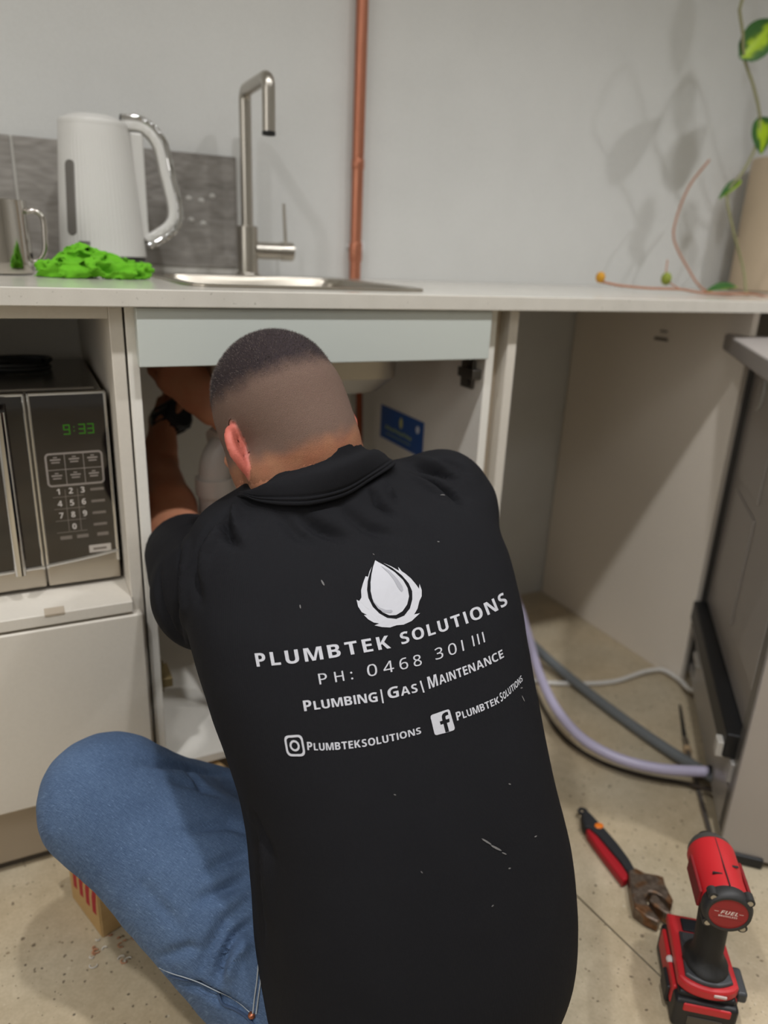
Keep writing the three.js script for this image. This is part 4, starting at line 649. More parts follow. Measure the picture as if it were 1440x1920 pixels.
  const displace = (g, F, extra) => { const p = g.attributes.position, n = g.attributes.normal; for (let i = 0; i < p.count; i++) { const x = p.getX(i), y = p.getY(i), z = p.getZ(i), s = foldAt(F, x, y, z) + (extra ? extra(x, y, z) : 0); p.setXYZ(i, x + n.getX(i) * s, y + n.getY(i) * s, z + n.getZ(i) * s); } g.computeVertexNormals(); return g; };
  const SF = [
    // left armhole seam and the tucks around it
    [[[352, 985], [343, 1020], [338, 1070], [336, 1130], [342, 1200], [352, 1255]], 0.006, -0.005], [[[360, 985], [352, 1030], [348, 1080], [348, 1140], [355, 1210]], 0.008, 0.004],
    [[[425, 958], [395, 990], [372, 1030], [362, 1080], [375, 1130]], 0.007, -0.006], [[[437, 960], [408, 1000], [385, 1040], [378, 1090]], 0.008, 0.005],
    [[[432, 950], [424, 975], [428, 1005], [445, 1025]], 0.006, -0.006], [[[445, 945], [440, 975], [446, 1005]], 0.007, 0.005], [[[300, 1060], [296, 1110], [312, 1160], [338, 1200]], 0.007, -0.004],
    // under the collar
    [[[560, 965], [600, 990], [650, 1010]], 0.009, -0.006], [[[520, 960], [560, 1000], [590, 1015]], 0.009, -0.004], [[[640, 950], [690, 990], [740, 1005]], 0.009, -0.004], [[[700, 915], [712, 945], [740, 965]], 0.006, -0.005], [[[720, 905], [735, 935]], 0.006, 0.004],
    // right shoulder
    [[[772, 873], [800, 880], [830, 888], [858, 900]], 0.006, -0.006], [[[760, 862], [800, 866], [840, 874]], 0.008, 0.004], [[[780, 885], [810, 905], [845, 925], [868, 945]], 0.006, -0.007], [[[770, 893], [805, 915], [838, 937]], 0.008, 0.004], [[[820, 862], [850, 868], [880, 892]], 0.007, -0.003],
    // side near the jeans
    [[[470, 1520], [490, 1570], [510, 1610]], 0.007, -0.004], [[[474, 1545], [482, 1600], [486, 1680], [492, 1760]], 0.01, -0.004], [[[480, 1560], [500, 1640], [505, 1740]], 0.012, 0.003],
  ].map(([p, w, a]) => mkFold(shirtF, p, w * 0.85, a * 2.1));
  const sg = nets(shirtF, [0.07, -0.04, 0.52], [0.58, 0.76, 1.26], 0.0044);
  displace(sg, SF, (x, y, z) => 0.0016 * nz(x * 9, y * 9, z * 9) + 0.0006 * nz(x * 30, y * 24, z * 30));
  const clothUV = (g) => { const p = g.attributes.position, uv = new Float32Array(p.count * 2); for (let i = 0; i < p.count; i++) { const [xc, zc] = rowC(clamp(p.getY(i), -0.05, 0.76)); uv[i * 2] = Math.atan2(p.getX(i) - xc, p.getZ(i) - zc) * 0.17; uv[i * 2 + 1] = p.getY(i) * 1.2; } g.setAttribute('uv', new THREE.BufferAttribute(uv, 2)); return g; };
  const knit = tex(256, 0.032, (x, y, i, j) => 128 + 60 * Math.sin(i / 256 * Math.PI * 2 * 16 + (Math.floor(j / 8) % 2) * Math.PI) * Math.sin(j / 256 * Math.PI * 2 * 16) + (rnd() - 0.5) * 40, false);
  const cloth = std(0xffffff, 0.82, { map: tex(512, 0.5, (x, y) => { const n = nz(x * 18, y * 18, 3) * 1.2 + (rnd() - 0.5) * 3; return [25 + n, 25 + n, 28 + n]; }), bumpMap: knit, bumpScale: 0.00025, specularIntensity: 0.26 });
  const shirt = partW('polo_shirt', clothUV(sg), cloth, man, 'black short sleeved polo shirt with white back print');
  // ---- printed lettering: every glyph is a thin vinyl shape laid on the cloth (angle round the body, height)
  {
    const surf = (th, y, off) => { const [xc, zc] = rowC(y), dir = V(Math.sin(th), 0, Math.cos(th)), o = V(xc, y, zc); let lo = 0.02, hi = 0.32; for (let i = 0; i < 34; i++) { const m = (lo + hi) / 2; shirtF(o.x + dir.x * m, y, o.z + dir.z * m) < 0 ? lo = m : hi = m; } const p = o.addScaledVector(dir, lo), nn = grad(shirtF, p.x, p.y, p.z, 0.002).normalize(), s = foldAt(SF, p.x, p.y, p.z) + 0.0016 * nz(p.x * 9, p.y * 9, p.z * 9) + 0.0006 * nz(p.x * 30, p.y * 24, p.z * 30); return p.addScaledVector(nn, s + off); };
    const cl = (x, y) => { const p = hit(shirtF, 420 + x / 2.4, 1000 + y / 2.4), [xc, zc] = rowC(p.y); return [Math.atan2(p.x - xc, p.z - zc), p.y]; };
    const quad2 = (a, b, c, t) => [0, 1].map((k) => a[k] * (1 - t) * (1 - 2 * t) + b[k] * 4 * t * (1 - t) + c[k] * t * (2 * t - 1));
    // a patch from base line and top line, two or three anchors each
    const patch = (base, top) => { const B = base.map((p) => cl(...p)), T = top.map((p) => cl(...p)), mid = (L) => (L.length === 3 ? L : [L[0], [0, 1].map((k) => (L[0][k] + L[1][k]) / 2), L[1]]), b3 = mid(B), t3 = mid(T); return (s, v) => { const p = quad2(b3[0], b3[1], b3[2], s), q = quad2(t3[0], t3[1], t3[2], s); return [lerp(p[0], q[0], v), lerp(p[1], q[1], v)]; }; };
    const lay = (geo, map, off) => { const g = geo.index ? geo.toNonIndexed() : geo, p = g.attributes.position; for (let i = 0; i < p.count; i++) { const [th, y] = map(p.getX(i), p.getY(i)), v = surf(th, y, off); p.setXYZ(i, v.x, v.y, v.z); } g.computeVertexNormals(); for (const k of Object.keys(g.attributes)) if (!['position', 'normal', 'uv'].includes(k)) g.deleteAttribute(k); return boxUV(g); };
    const vinyl = std(0xbcbcc2, 0.6, { side: THREE.DoubleSide }), vinylGrey = std(0x9d9da4, 0.6, { side: THREE.DoubleSide });
    const font = await new FontLoader().loadAsync('fonts/droid/droid_sans_bold.typeface.json'), thin = await new FontLoader().loadAsync('fonts/droid/droid_sans_regular.typeface.json');
    const bar = (x, w, h, y = 0) => { const s = new THREE.Shape(); s.moveTo(x, y); s.lineTo(x + w, y); s.lineTo(x + w, y + h); s.lineTo(x, y + h); s.closePath(); return s; };
    // returns glyph shapes with x in 0..1 of the word and y in 0..1 of the cap height
    const word = (txt, { track = 0.12, small = 0, fnt = font, wI = 0.2 } = {}) => {
      let hm = 0; for (const s of fnt.generateShapes('H', 1)) for (const p of s.getPoints(2)) hm = Math.max(hm, p.y); const size = 1 / hm, out = []; let x = 0;
      [...txt].forEach((ch, i) => { const k = small && i ? small : 1; let sh, w; if (ch === 'I' || ch === '|') { const y0 = ch === '|' ? -0.15 : 0; sh = [bar(x, wI * k, k - 2 * y0, y0)]; w = wI * k; } else { sh = fnt.generateShapes(ch, size * k); let mn = 1e9, mx = -1e9; for (const s of sh) for (const p of s.getPoints(4)) { mn = Math.min(mn, p.x); mx = Math.max(mx, p.x); } w = mx - mn; sh = { sh, dx: x - mn }; } out.push(sh); x += w + track * k; });
      const W = x - track; return out.map((o) => { const g = new THREE.ShapeGeometry(o.sh || o, 5); g.translate(o.dx || 0, 0, 0); g.scale(1 / W, 1, 1); return g; });
    };
    const write = (txt, base, top, opt) => { const m = patch(base, top); word(txt, opt).forEach((g, i) => partW('printed_letter', lay(new TessellateModifier(0.12, 4).modify(g.index ? g.toNonIndexed() : g), m, 0.0007), vinyl, shirt)); };
    const S4 = { track: 0.34 };
    write('PLUMBTEK', [[148, 601], [450, 566], [750, 517]], [[137, 541], [438, 508], [736, 461]], { track: 0.3 });
    write('SOLUTIONS', [[798, 502], [1040, 425], [1276, 318]], [[786, 451], [1026, 373], [1254, 265]], { track: 0.26 });
    write('PH:', [[430, 681], [582, 656]], [[422, 632], [574, 612]], { track: 0.55, fnt: thin });
    write('0468', [[647, 645], [890, 593]], [[640, 594], [881, 545]], { track: 0.42, fnt: thin });
    write('30I', [[951, 571], [1080, 528]], [[944, 521], [1070, 480]], { track: 0.42, fnt: thin, wI: 0.12 });
    write('III', [[1121, 510], [1173, 490]], [[1111, 463], [1163, 444]], { track: 0.42, wI: 0.16 });
    write('PLUMBING', [[361, 801], [525, 778], [691, 757]], [[354, 753], [516, 730], [684, 706]], { small: 0.82, track: 0.16 });
    write('|', [[711, 757], [718, 757]], [[703, 710], [710, 709]], { wI: 0.2 });
    write('GAS', [[740, 746], [869, 715]], [[732, 697], [861, 667]], { small: 0.8, track: 0.16 });
    write('|', [[892, 712], [899, 710]], [[880, 672], [887, 669]], { wI: 0.2 });
    write('MAINTENANCE', [[921, 701], [1088, 637], [1257, 559]], [[911, 648], [1076, 590], [1244, 515]], { small: 0.8, track: 0.16 });
    write('PLUMBTEKSOLUTIONS', [[376, 975], [625, 961], [886, 901]], [[373, 938], [620, 922], [880, 868]], { small: 0.86, track: 0.17 });
    write('PLUMBTEK', [[1048, 843], [1146, 806], [1239, 763]], [[1040, 806], [1136, 769], [1230, 728]], { small: 0.82, track: 0.15 });
    write('SOLUTIONS', [[1246, 759], [1296, 714], [1342, 662]], [[1237, 722], [1286, 680], [1332, 634]], { small: 0.82, track: 0.15 });
    // emblem: a drop inside a ring of flames; outlines drawn in the same flat frame as the words
    const emb = patch([[590, 430], [880, 430]], [[590, 110], [880, 110]]), em = (x, y) => emb((x - 590) / 290, (430 - y) / 320);
    const poly = (pts, holes = []) => { const s = new THREE.Shape(new THREE.SplineCurve(pts.concat([pts[0]]).map(([x, y]) => new THREE.Vector2(x, y))).getPoints(pts.length * 5)); for (const h of holes) s.holes.push(new THREE.Path(new THREE.SplineCurve(h.concat([h[0]]).map(([x, y]) => new THREE.Vector2(x, y))).getPoints(h.length * 5))); return s; };
    const sharp = (pts, holes = []) => { const s = new THREE.Shape(pts.map(([x, y]) => new THREE.Vector2(x, y))); for (const h of holes) s.holes.push(new THREE.Path(h.map(([x, y]) => new THREE.Vector2(x, y)))); return s; };
    const put = (name, shape, mat, off, map = em, edge = 22) => partW(name, lay(new TessellateModifier(edge, 5).modify(new THREE.ShapeGeometry(shape, 6).toNonIndexed()), map, off), mat, shirt);
    const curveTip = (a) => { const o = []; for (let i = 0; i < a.length; i++) { const p = a[i], q = a[(i + 1) % a.length]; o.push(p); if (p[2] || q[2]) continue; o.push([(p[0] + q[0]) / 2, (p[1] + q[1]) / 2]); } return o; };
    const dropOut = [[675, 122], [712, 145], [755, 176], [790, 212], [810, 248], [817, 285], [810, 322], [790, 352], [762, 369], [730, 370], [700, 357], [674, 332], [654, 300], [645, 262], [645, 222], [652, 184], [662, 150]];
    put('printed_drop', sharp(dropOut), vinyl, 0.0009);
    put('drop_shading', sharp([[697, 148], [730, 168], [762, 205], [786, 240], [790, 258], [782, 265], [764, 245], [748, 212], [728, 182]]), vinylGrey, 0.0012); put('drop_shading', sharp([[648, 285], [662, 312], [685, 335], [712, 346], [738, 346], [745, 352], [736, 360], [706, 358], [678, 340], [658, 312]]), vinylGrey, 0.0012);
    const ringIn = [[709, 133], [748, 158], [786, 190], [815, 226], [831, 262], [833, 300], [824, 340], [800, 372], [764, 386], [722, 382], [686, 362], [656, 332], [636, 292], [630, 255], [634, 215], [644, 182], [657, 150]].reverse();
    const flame = [[657, 150], [644, 172], [636, 196], [626, 194], [614, 226], [606, 258], [608, 290], [600, 306], [589, 300], [596, 330], [612, 356], [634, 368], [621, 368], [640, 388], [664, 402], [688, 406], [668, 415], [700, 422], [738, 424], [768, 414], [800, 412], [836, 396], [873, 361], [846, 367], [860, 340], [866, 306], [875, 286], [874, 258], [864, 230], [862, 252], [848, 232], [826, 204], [802, 182], [788, 172], [774, 152], [776, 170], [744, 150], [709, 133]];
    put('printed_flame_ring', (() => { const pts = flame.slice(0, -1); return sharp(pts.concat([[709.5, 134]], ringIn.slice().reverse().map((p) => p).slice(0), [[657, 151]])); })(), vinyl, 0.0008);
    // picture-app mark: outlined rounded square, ring and dot
    const icon = (c) => { const m = patch([c[3], c[2]], [c[0], c[1]]); return (x, y) => m(x + 0.5, y + 0.5); }, ig = icon([[268, 910], [351, 904], [369, 1003], [284, 1003]]);
    const rr = roundedRect(1, 1, 0.28); rr.holes.push(new THREE.Path(roundedRect(0.78, 0.78, 0.2).getPoints(6).reverse())); put('printed_icon', rr, vinyl, 0.0007, ig, 0.15);
    const ring = new THREE.Shape().absarc(0, 0, 0.27, 0, Math.PI * 2); ring.holes.push(new THREE.Path().absarc(0, 0, 0.165, 0, Math.PI * 2, true)); put('printed_icon', ring, vinyl, 0.0007, ig, 0.15); put('printed_icon', new THREE.Shape().absarc(0.27, 0.27, 0.06, 0, 7), vinyl, 0.0007, ig, 0.15);
    // square mark with a cut-out letter f
    const fb = icon([[925, 819], [1012, 789], [1040, 884], [948, 911]]), sq = roundedRect(1, 1, 0.14);
    const fl = [[0.02, -0.5], [0.2, -0.5], [0.2, -0.08], [0.34, -0.08], [0.37, 0.08], [0.2, 0.08], [0.2, 0.17], [0.22, 0.235], [0.3, 0.25], [0.38, 0.25], [0.38, 0.4], [0.26, 0.41], [0.12, 0.38], [0.04, 0.3], [0.02, 0.18], [0.02, 0.08], [-0.12, 0.08], [-0.12, -0.08], [0.02, -0.08]].map(([x, y]) => [x, Math.max(y, -0.498)]);
    sq.holes.push(new THREE.Path(fl.map(([x, y]) => new THREE.Vector2(x, y)))); put('printed_icon', sq, vinyl, 0.0007, fb, 0.15);
    // lint and one chalky scuff on the cloth
    const flecks = [[605, 1093, 7, 2.2, 1.0], [563, 1137, 4, 1.5, 1.4], [912, 1578, 16, 2.2, 0.7], [930, 1590, 18, 2.4, 0.65], [945, 1600, 8, 1.5, 0.6], [954, 1470, 4, 1.5, 0.5], [1003, 1568, 5, 1.5, 0.2], [923, 1698, 4, 1.5, -0.2], [955, 1628, 4, 1.6, 0.2], [980, 1310, 9, 1.6, 1.3], [977, 1290, 5, 1.6, 0.3], [700, 1040, 3, 1.2, 0.5], [828, 933, 3, 1.2, 0.5], [822, 1016, 4, 1.2, 0.1], [790, 1635, 3, 1.2, 1], [740, 1490, 3, 1.2, 0.4]];
    const lm = std(0x6d6b6a, 0.9, { side: THREE.DoubleSide });
    for (const [u, v, l, w, a] of flecks) { const p = hit(shirtF, u, v); if (!p) continue; const [xc, zc] = rowC(p.y), th = Math.atan2(p.x - xc, p.z - zc), g = new THREE.CircleGeometry(1, 8).toNonIndexed(); partW('lint_fleck', lay(g, (x, y) => [th + (x * l * Math.cos(a) - y * w * Math.sin(a)) * 0.0028, p.y - (x * l * Math.sin(a) + y * w * Math.cos(a)) * 0.0004], 0.0006), lm, shirt); }
  }
  // ---- body: head, neck, trunk, arms and hands
  const L = (x, y, z) => { const a = x - H.x, b = y - H.y, c = z - H.z; return [(HI[0] * a + HI[4] * b + HI[8] * c) / HS, (HI[1] * a + HI[5] * b + HI[9] * c) / HS, (HI[2] * a + HI[6] * b + HI[10] * c) / HS]; };
  const v = (x, y, z) => V(x, y, z), c1 = v(0, 0.035, 0.012), c2 = v(0, 0.008, 0.042), c3 = v(0, -0.03, -0.028);
  const ear = (x, y, z, s) => { // plate standing off the side of the head, with a raised rim and a hollow
    const px = x * s - 0.081, py = y + 0.014, pz = z - 0.014;   // mirrored so that both ears share one shape
    const u = py * 0.97 + pz * 0.2, w0 = -py * 0.2 + pz * 0.97, w = w0 * 0.5 + px * 0.866, n = -w0 * 0.866 + px * 0.5;
    const wide = 0.0185 - 0.005 * sstep(0, -0.028, u), k = Math.hypot(u / 0.0275, w / wide), plate = Math.max(Math.abs(n - 0.05 * w) - 0.0038, (k - 1) * 0.018);
    const rim = Math.hypot((k - 0.93) * 0.017, n - 0.002) - 0.0044, dent = Math.hypot(u / 0.017, (w + 0.003) / 0.0095) - 1; return smax(smin(plate, rim, 0.004), -Math.max(dent * 0.01, -(n - 0.001)), 0.003);
  };
  const headF = (x, y, z) => {
    const [a, b, c] = L(x, y, z), m = Math.abs(a);
    let d = smin(ellip(a, b, c, c1, 0.0765, 0.092, 0.098), ellip(a, b, c, c2, 0.064, 0.066, 0.056), 0.03);
    d = smin(d, ellip(a, b, c, c3, 0.064, 0.082, 0.07), 0.03);
    d = smin(d, cap(m, b, c, v1.set(0.058, -0.058, 0.012), v2.set(0.02, -0.112, -0.07), 0.027, 0.02), 0.03);
    d = smin(d, ellip(m, b, c, v1.set(0.038, -0.036, -0.05), 0.027, 0.05, 0.034), 0.02);                              // cheeks
    d = smin(d, cap(a, b, c, v1.set(0, 0.004, -0.098), v2.set(0, -0.034, -0.117), 0.008, 0.012), 0.012);          // nose
    d = smin(d, ellip(m, b, c, v1.set(0.011, -0.038, -0.105), 0.008, 0.006, 0.009), 0.006);
    d = smin(d, cap(m, b, c, v1.set(0.012, 0.018, -0.095), v2.set(0.045, 0.016, -0.078), 0.009, 0.008), 0.014);    // brow
    d = smax(d, -ellip(m, b, c, v1.set(0.031, 0.0, -0.1), 0.015, 0.011, 0.014), 0.012); d = smin(d, ellip(m, b, c, v1.set(0.031, 0.0, -0.083), 0.012, 0.011, 0.011), 0.003);
    d = smin(d, cap(a, b, c, v1.set(-0.018, -0.066, -0.092), v2.set(0.018, -0.066, -0.092), 0.006, 0.006), 0.008); d = smax(d, -ellip(a, b, c, v1.set(0, -0.066, -0.103), 0.022, 0.0016, 0.006), 0.003); // mouth
    d = smin(d, cap(a, b, c, v1.set(-0.014, -0.073, -0.09), v2.set(0.014, -0.073, -0.09), 0.006, 0.006), 0.006);
    d = smin(d, ear(a, b, c, a < 0 ? -1 : 1), 0.008) * HS;
    return smin(d, cap(x, y, z, NT, NB, 0.055, 0.06), 0.03);
  };
  const v1 = V(), v2 = V();
  // ---- collar: a folded band around the neck with ribbed edge
  {
    // lower edge lies on the shirt, upper edge against the neck; both close round the front
    const lowPx = [[463, 938], [490, 946], [530, 951], [580, 949], [640, 933], [690, 908], [737, 877]], upPx = [[477, 920], [505, 903], [550, 888], [600, 874], [640, 860], [672, 847], [694, 846]];
    const low = lowPx.map(([a, b], i) => { const p = hit(shirtF, a, b) || A3(a, b, 0.8), g = grad(shirtF, p.x, p.y, p.z).normalize(); return p.addScaledVector(g, 0.004); });
    const up = upPx.map(([a, b]) => { const p = hit(headF, a, b), q = p || A3(a, b, 0.82); if (p) q.addScaledVector(grad(headF, p.x, p.y, p.z).normalize(), 0.005); return q; });
    if (0) console.log('collar low', low.map((p) => p.toArray().map((q) => q.toFixed(3)).join(' ')).join(' | '));
    low.push(V(0.37, 0.672, 0.735), V(0.29, 0.64, 0.715), V(0.222, 0.655, 0.745)); up.push(V(0.345, 0.69, 0.755), V(0.285, 0.665, 0.735), V(0.232, 0.68, 0.765));
    const cl = new THREE.CatmullRomCurve3(low, true, 'centripetal'), cu = new THREE.CatmullRomCurve3(up, true, 'centripetal'), seg = 160, ctr = V(0.29, 0.66, 0.815);
    const par = (pts, c) => { const n = pts.length; return (s) => c.getPoint(s); }, pl = par(low, cl), pu = par(up, cu);
    // across the band: 0 inside the neck .. fold .. 1 lower edge .. under; [s, outward]
    const prof = [[-0.35, -0.004], [-0.12, -0.003], [0.0, 0.0], [0.06, 0.0035], [0.2, 0.0055], [0.45, 0.006], [0.66, 0.0045], [0.73, 0.0042], [0.76, 0.0026], [0.79, 0.0046], [0.86, 0.0042], [0.88, 0.0024], [0.91, 0.0042], [1.0, 0.0036], [1.02, 0.0015], [0.99, -0.0008], [0.8, -0.002]];
    const ps = [], ix = [], uv = [];
    for (let j = 0; j < prof.length; j++) for (let i = 0; i <= seg; i++) { const s = (i % seg) / seg, a = pu(s), b = pl(s), [t, o] = prof[j], v = a.clone().lerp(b, t), out = v.clone().sub(ctr); const ax = b.clone().sub(a).normalize(); out.addScaledVector(ax, -out.dot(ax)).normalize(); v.addScaledVector(out, o); ps.push(v.x, v.y, v.z); uv.push(s * 0.5, t * 0.045); }
    for (let j = 0; j < prof.length - 1; j++) for (let i = 0; i < seg; i++) { const a = j * (seg + 1) + i; ix.push(a, a + seg + 1, a + 1, a + 1, a + seg + 1, a + seg + 2); }
    const g = new THREE.BufferGeometry(); g.setAttribute('position', new THREE.Float32BufferAttribute(ps, 3)); g.setAttribute('uv', new THREE.Float32BufferAttribute(uv, 2)); g.setIndex(ix); g.computeVertexNormals();
    const cm = cloth.clone(); cm.side = THREE.DoubleSide; partW('collar', g, cm, shirt, 'folded collar with ribbed edge');
  }
  // five-fingered hands: palm, then chains of three bones
  const handBones = (W, tip, palmN, thumbSide) => {
    const f = tip.clone().sub(W).normalize(), s = f.clone().cross(palmN).normalize().multiplyScalar(thumbSide), n = s.clone().cross(f).normalize(); if (n.dot(palmN) < 0) n.negate();
    const P = (a, b, c) => W.clone().addScaledVector(f, a).addScaledVector(s, b).addScaledVector(n, c), bones = [[P(0, 0, 0), P(0.03, 0.014, 0), 0.026, 0.022], [P(0.03, 0.018, 0), P(0.085, 0.026, 0), 0.017, 0.014], [P(0.03, 0.0, 0), P(0.09, 0.0, 0), 0.019, 0.014], [P(0.03, -0.016, 0), P(0.08, -0.022, 0), 0.017, 0.0135]], fingers = [];
    [[0.03, 0.09, 0.04, 0.0095], [0.0105, 0.094, 0.045, 0.0098], [-0.01, 0.09, 0.042, 0.0095], [-0.028, 0.08, 0.033, 0.0085]].forEach(([b, a, l, r], i) => { const q0 = P(a - 0.01, b, 0), q1 = P(a + l * 0.8, b * 1.1, 0.012 + i * 0.002), q2 = P(a + l * 1.25, b * 1.1, 0.036), q3 = P(a + l * 1.2, b * 1.1, 0.055); fingers.push([q0, q1, r, r * 0.95], [q1, q2, r * 0.95, r * 0.9], [q2, q3, r * 0.9, r * 0.8]); });
    const t0 = P(0.02, 0.022, 0.004), t1 = P(0.05, 0.05, 0.016), t2 = P(0.076, 0.052, 0.034), t3 = P(0.09, 0.044, 0.05); fingers.push([t0, t1, 0.014, 0.0115], [t1, t2, 0.0115, 0.0105], [t2, t3, 0.0105, 0.0085]);
    return { bones, fingers };
  };
  const HL = handBones(WL, A3(306, 770, 0.25), V(0.85, 0.1, -0.35), 1), HR = handBones(WR, A3(318, 690, 0.42), V(-0.1, 0.5, -0.85), -1);
  const handF = (Hd, E, W) => (x, y, z) => { let d = cap(x, y, z, E, W, 0.038, 0.025); for (const [a, b, r0, r1] of Hd.bones) d = smin(d, cap(x, y, z, a, b, r0, r1), 0.018); let e = 1; for (const [a, b, r0, r1] of Hd.fingers) e = smin(e, cap(x, y, z, a, b, r0, r1), 0.003); return smin(d, e, 0.008); };
  const hL = handF(HL, EL, WL), hR = handF(HR, ER, WR);
  const EL35 = EL.clone().lerp(WL, 0.35), ER35 = ER.clone().lerp(WR, 0.35);
  const armF = (x, y, z, S, E, K, W) => smin(cap(x, y, z, S, E, 0.048, 0.04), smin(cap(x, y, z, E, K, 0.039, 0.039), cap(x, y, z, K, W, 0.039, 0.025), 0.02), 0.03);
  const trunkF = (x, y, z) => { let d = torso(x, y, z) + 0.03; d = smin(d, armF(x, y, z, SL, EL, EL35, WL), 0.03); d = smin(d, armF(x, y, z, SR, ER, ER35, WR), 0.03); return smin(d, cap(x, y, z, NT, NB, 0.046, 0.046), 0.03); };
  const skin = lin(0xb58062), red = lin(0xb05a46), stub = lin(0x7a675d), dark = lin(0x3a3030), beard = lin(0x8a6a54), earC = lin(0xc96a62);
  // hair grows above the neck line; clippered to skin at the sides and back, longer on top
  const topLine = (a, b, c) => b + 0.30 * c - 0.02 * a - 0.064 ;           // > 0: the longer hair on top
  const neckLine = (a, b, c) => b + 0.42 * c + 0.030 - 0.06 * a;
  const bodyColor = (x, y, z) => {
    const [a, b, c] = L(x, y, z), r = Math.hypot(a, b, c), n1 = nz(x * 60, y * 60, z * 60), n2 = nz(x * 260, y * 260, z * 260), n3 = nz(x * 700, y * 700, z * 700);
    let col = mix3(skin, red, clamp(0.12 + 0.22 * n1, 0, 1)); col = col.map((q) => q * (1 + 0.06 * n2));
    if (r < 0.17) {
      const eq = 1 - sstep(0.001, 0.006, ear(a, b, c, a < 0 ? -1 : 1));
      const hairA = sstep(-0.006, 0.02, neckLine(a, b, c) + 0.008 * n1) * sstep(-0.075, -0.055, c), top = sstep(-0.010, 0.020, topLine(a, b, c) + 0.006 * n1 + 0.004 * n2);
      const grain = 0.9;
      col = mix3(col, stub, hairA * grain); col = mix3(col, mix3(dark, lin(0x40363a), 0.5 + 0.5 * n2), top * sstep(-0.085, -0.06, c + (b > 0.05 ? 0.03 : 0)));
      col = mix3(col, beard, sstep(0.0, 0.02, -0.03 - b) * sstep(-0.01, 0.01, 0.01 - c) * 0.6 * (0.7 + 0.4 * n3)); 
      col = mix3(col, mix3(mix3(skin, earC, 0.85), red, clamp(0.3 + 0.5 * n1, 0, 1)), eq);
    }
    return col;
  };
  const headG = nets(headF, [0.13, 0.58, 0.62], [0.42, 0.9, 0.95], 0.0032), trunkG = nets(trunkF, [0.08, -0.02, 0.25], [0.58, 0.76, 1.24], 0.008);
  const box3 = (Hd, W) => { const b = new THREE.Box3().setFromPoints([W, ...Hd.bones.flatMap((q) => [q[0], q[1]]), ...Hd.fingers.flatMap((q) => [q[0], q[1]])]).expandByScalar(0.03); return [b.min.toArray(), b.max.toArray()]; };
  const [la, lb] = box3(HL, WL), [ra, rb] = box3(HR, WR), hlG = nets(hL, la, lb, 0.0032), hrG = nets(hR, ra, rb, 0.0032);
  const bodyG = mergeGeometries([headG, trunkG, hlG, hrG].map((g) => shade(g, bodyColor)));
  const skinMat = new THREE.MeshPhysicalMaterial({ vertexColors: true, roughness: 0.52, specularIntensity: 0.5 });
  { const p = bodyG.attributes.position, uv = new Float32Array(p.count * 2); for (let i = 0; i < p.count; i++) { uv[i * 2] = p.getX(i) + p.getZ(i); uv[i * 2 + 1] = p.getY(i); } bodyG.setAttribute('uv', new THREE.BufferAttribute(uv, 2)); }
  skinMat.bumpMap = tex(256, 0.05, (x, y) => 128 + nz(x * 900, y * 900, 2) * 90 + (rnd() - 0.5) * 40, false); skinMat.bumpScale = 0.0003;
  const body = partW('body', bodyG, skinMat, man);
  // ---- clippered hair: a rough layer, longest on top, thinning to skin at the sides and neck, with single bristles on top
  {
    const thick = (x, y, z) => { const [a, b, c] = L(x, y, z); return 0.0001 + 0.0006 * sstep(-0.018, 0.004, neckLine(a, b, c)) + 0.0028 * sstep(-0.004, 0.045, topLine(a, b, c)) * sstep(-0.1, -0.075, c + 0.25 * b); };
    const isHair = (x, y, z) => { const [a, b, c] = L(x, y, z); return neckLine(a, b, c) > -0.022 && c > -0.07 - (b > 0.05 ? 0.03 : 0) && ear(a, b, c, a < 0 ? -1 : 1) > 0.0035; };
    const hairF = (x, y, z) => headF(x, y, z) - thick(x, y, z) - 0.0004 * nz(x * 420, y * 420, z * 420);
    const g0 = nets(hairF, [0.15, 0.62, 0.6], [0.41, 0.9, 0.92], 0.003), p = g0.attributes.position, keep = [], topTri = [], ii = g0.index.array, K = (i) => isHair(p.getX(i), p.getY(i), p.getZ(i)), TL = (i) => topLine(...L(p.getX(i), p.getY(i), p.getZ(i)));
    for (let i = 0; i < ii.length; i += 3) if (K(ii[i]) && K(ii[i + 1]) && K(ii[i + 2])) keep.push(ii[i], ii[i + 1], ii[i + 2]);
    g0.setIndex(keep);
    shade(g0, bodyColor);
    { const uv = new Float32Array(p.count * 2); for (let i = 0; i < p.count; i++) { const [a, b, c] = L(p.getX(i), p.getY(i), p.getZ(i)); uv[i * 2] = Math.atan2(a, c) * 0.09; uv[i * 2 + 1] = b; } g0.setAttribute('uv', new THREE.BufferAttribute(uv, 2)); }
    const grain = tex(1024, 0.1, (x, y) => { const n = nz(x * 2600, y * 900, 1) * 55 + nz(x * 1300, y * 1300, 2) * 26 + (rnd() - 0.5) * 46; return 214 + n * 0.8; }), grainB = tex(1024, 0.1, (x, y) => 128 + nz(x * 2600, y * 900, 1) * 110, false);
    const hair = partW('hair', g0.toNonIndexed(), new THREE.MeshPhysicalMaterial({ vertexColors: true, roughness: 0.8, map: grain, bumpMap: grainB, bumpScale: 0.0006, specularIntensity: 0.4 }), man, 'dark hair clippered very short, faded at the sides');
    const br = new THREE.ConeGeometry(0.00016, 0.0036, 3, 1, true); br.translate(0, 0.001, 0);
    const P = [], dirs = [], N = 15000, base = hair.geometry.attributes.position, nb = hair.geometry.attributes.normal, tri = base.count / 3, im = new THREE.InstancedMesh(br, std(0xffffff, 0.6), N), Y = V(0, 1, 0), q = new THREE.Quaternion(), m4 = new THREE.Matrix4();
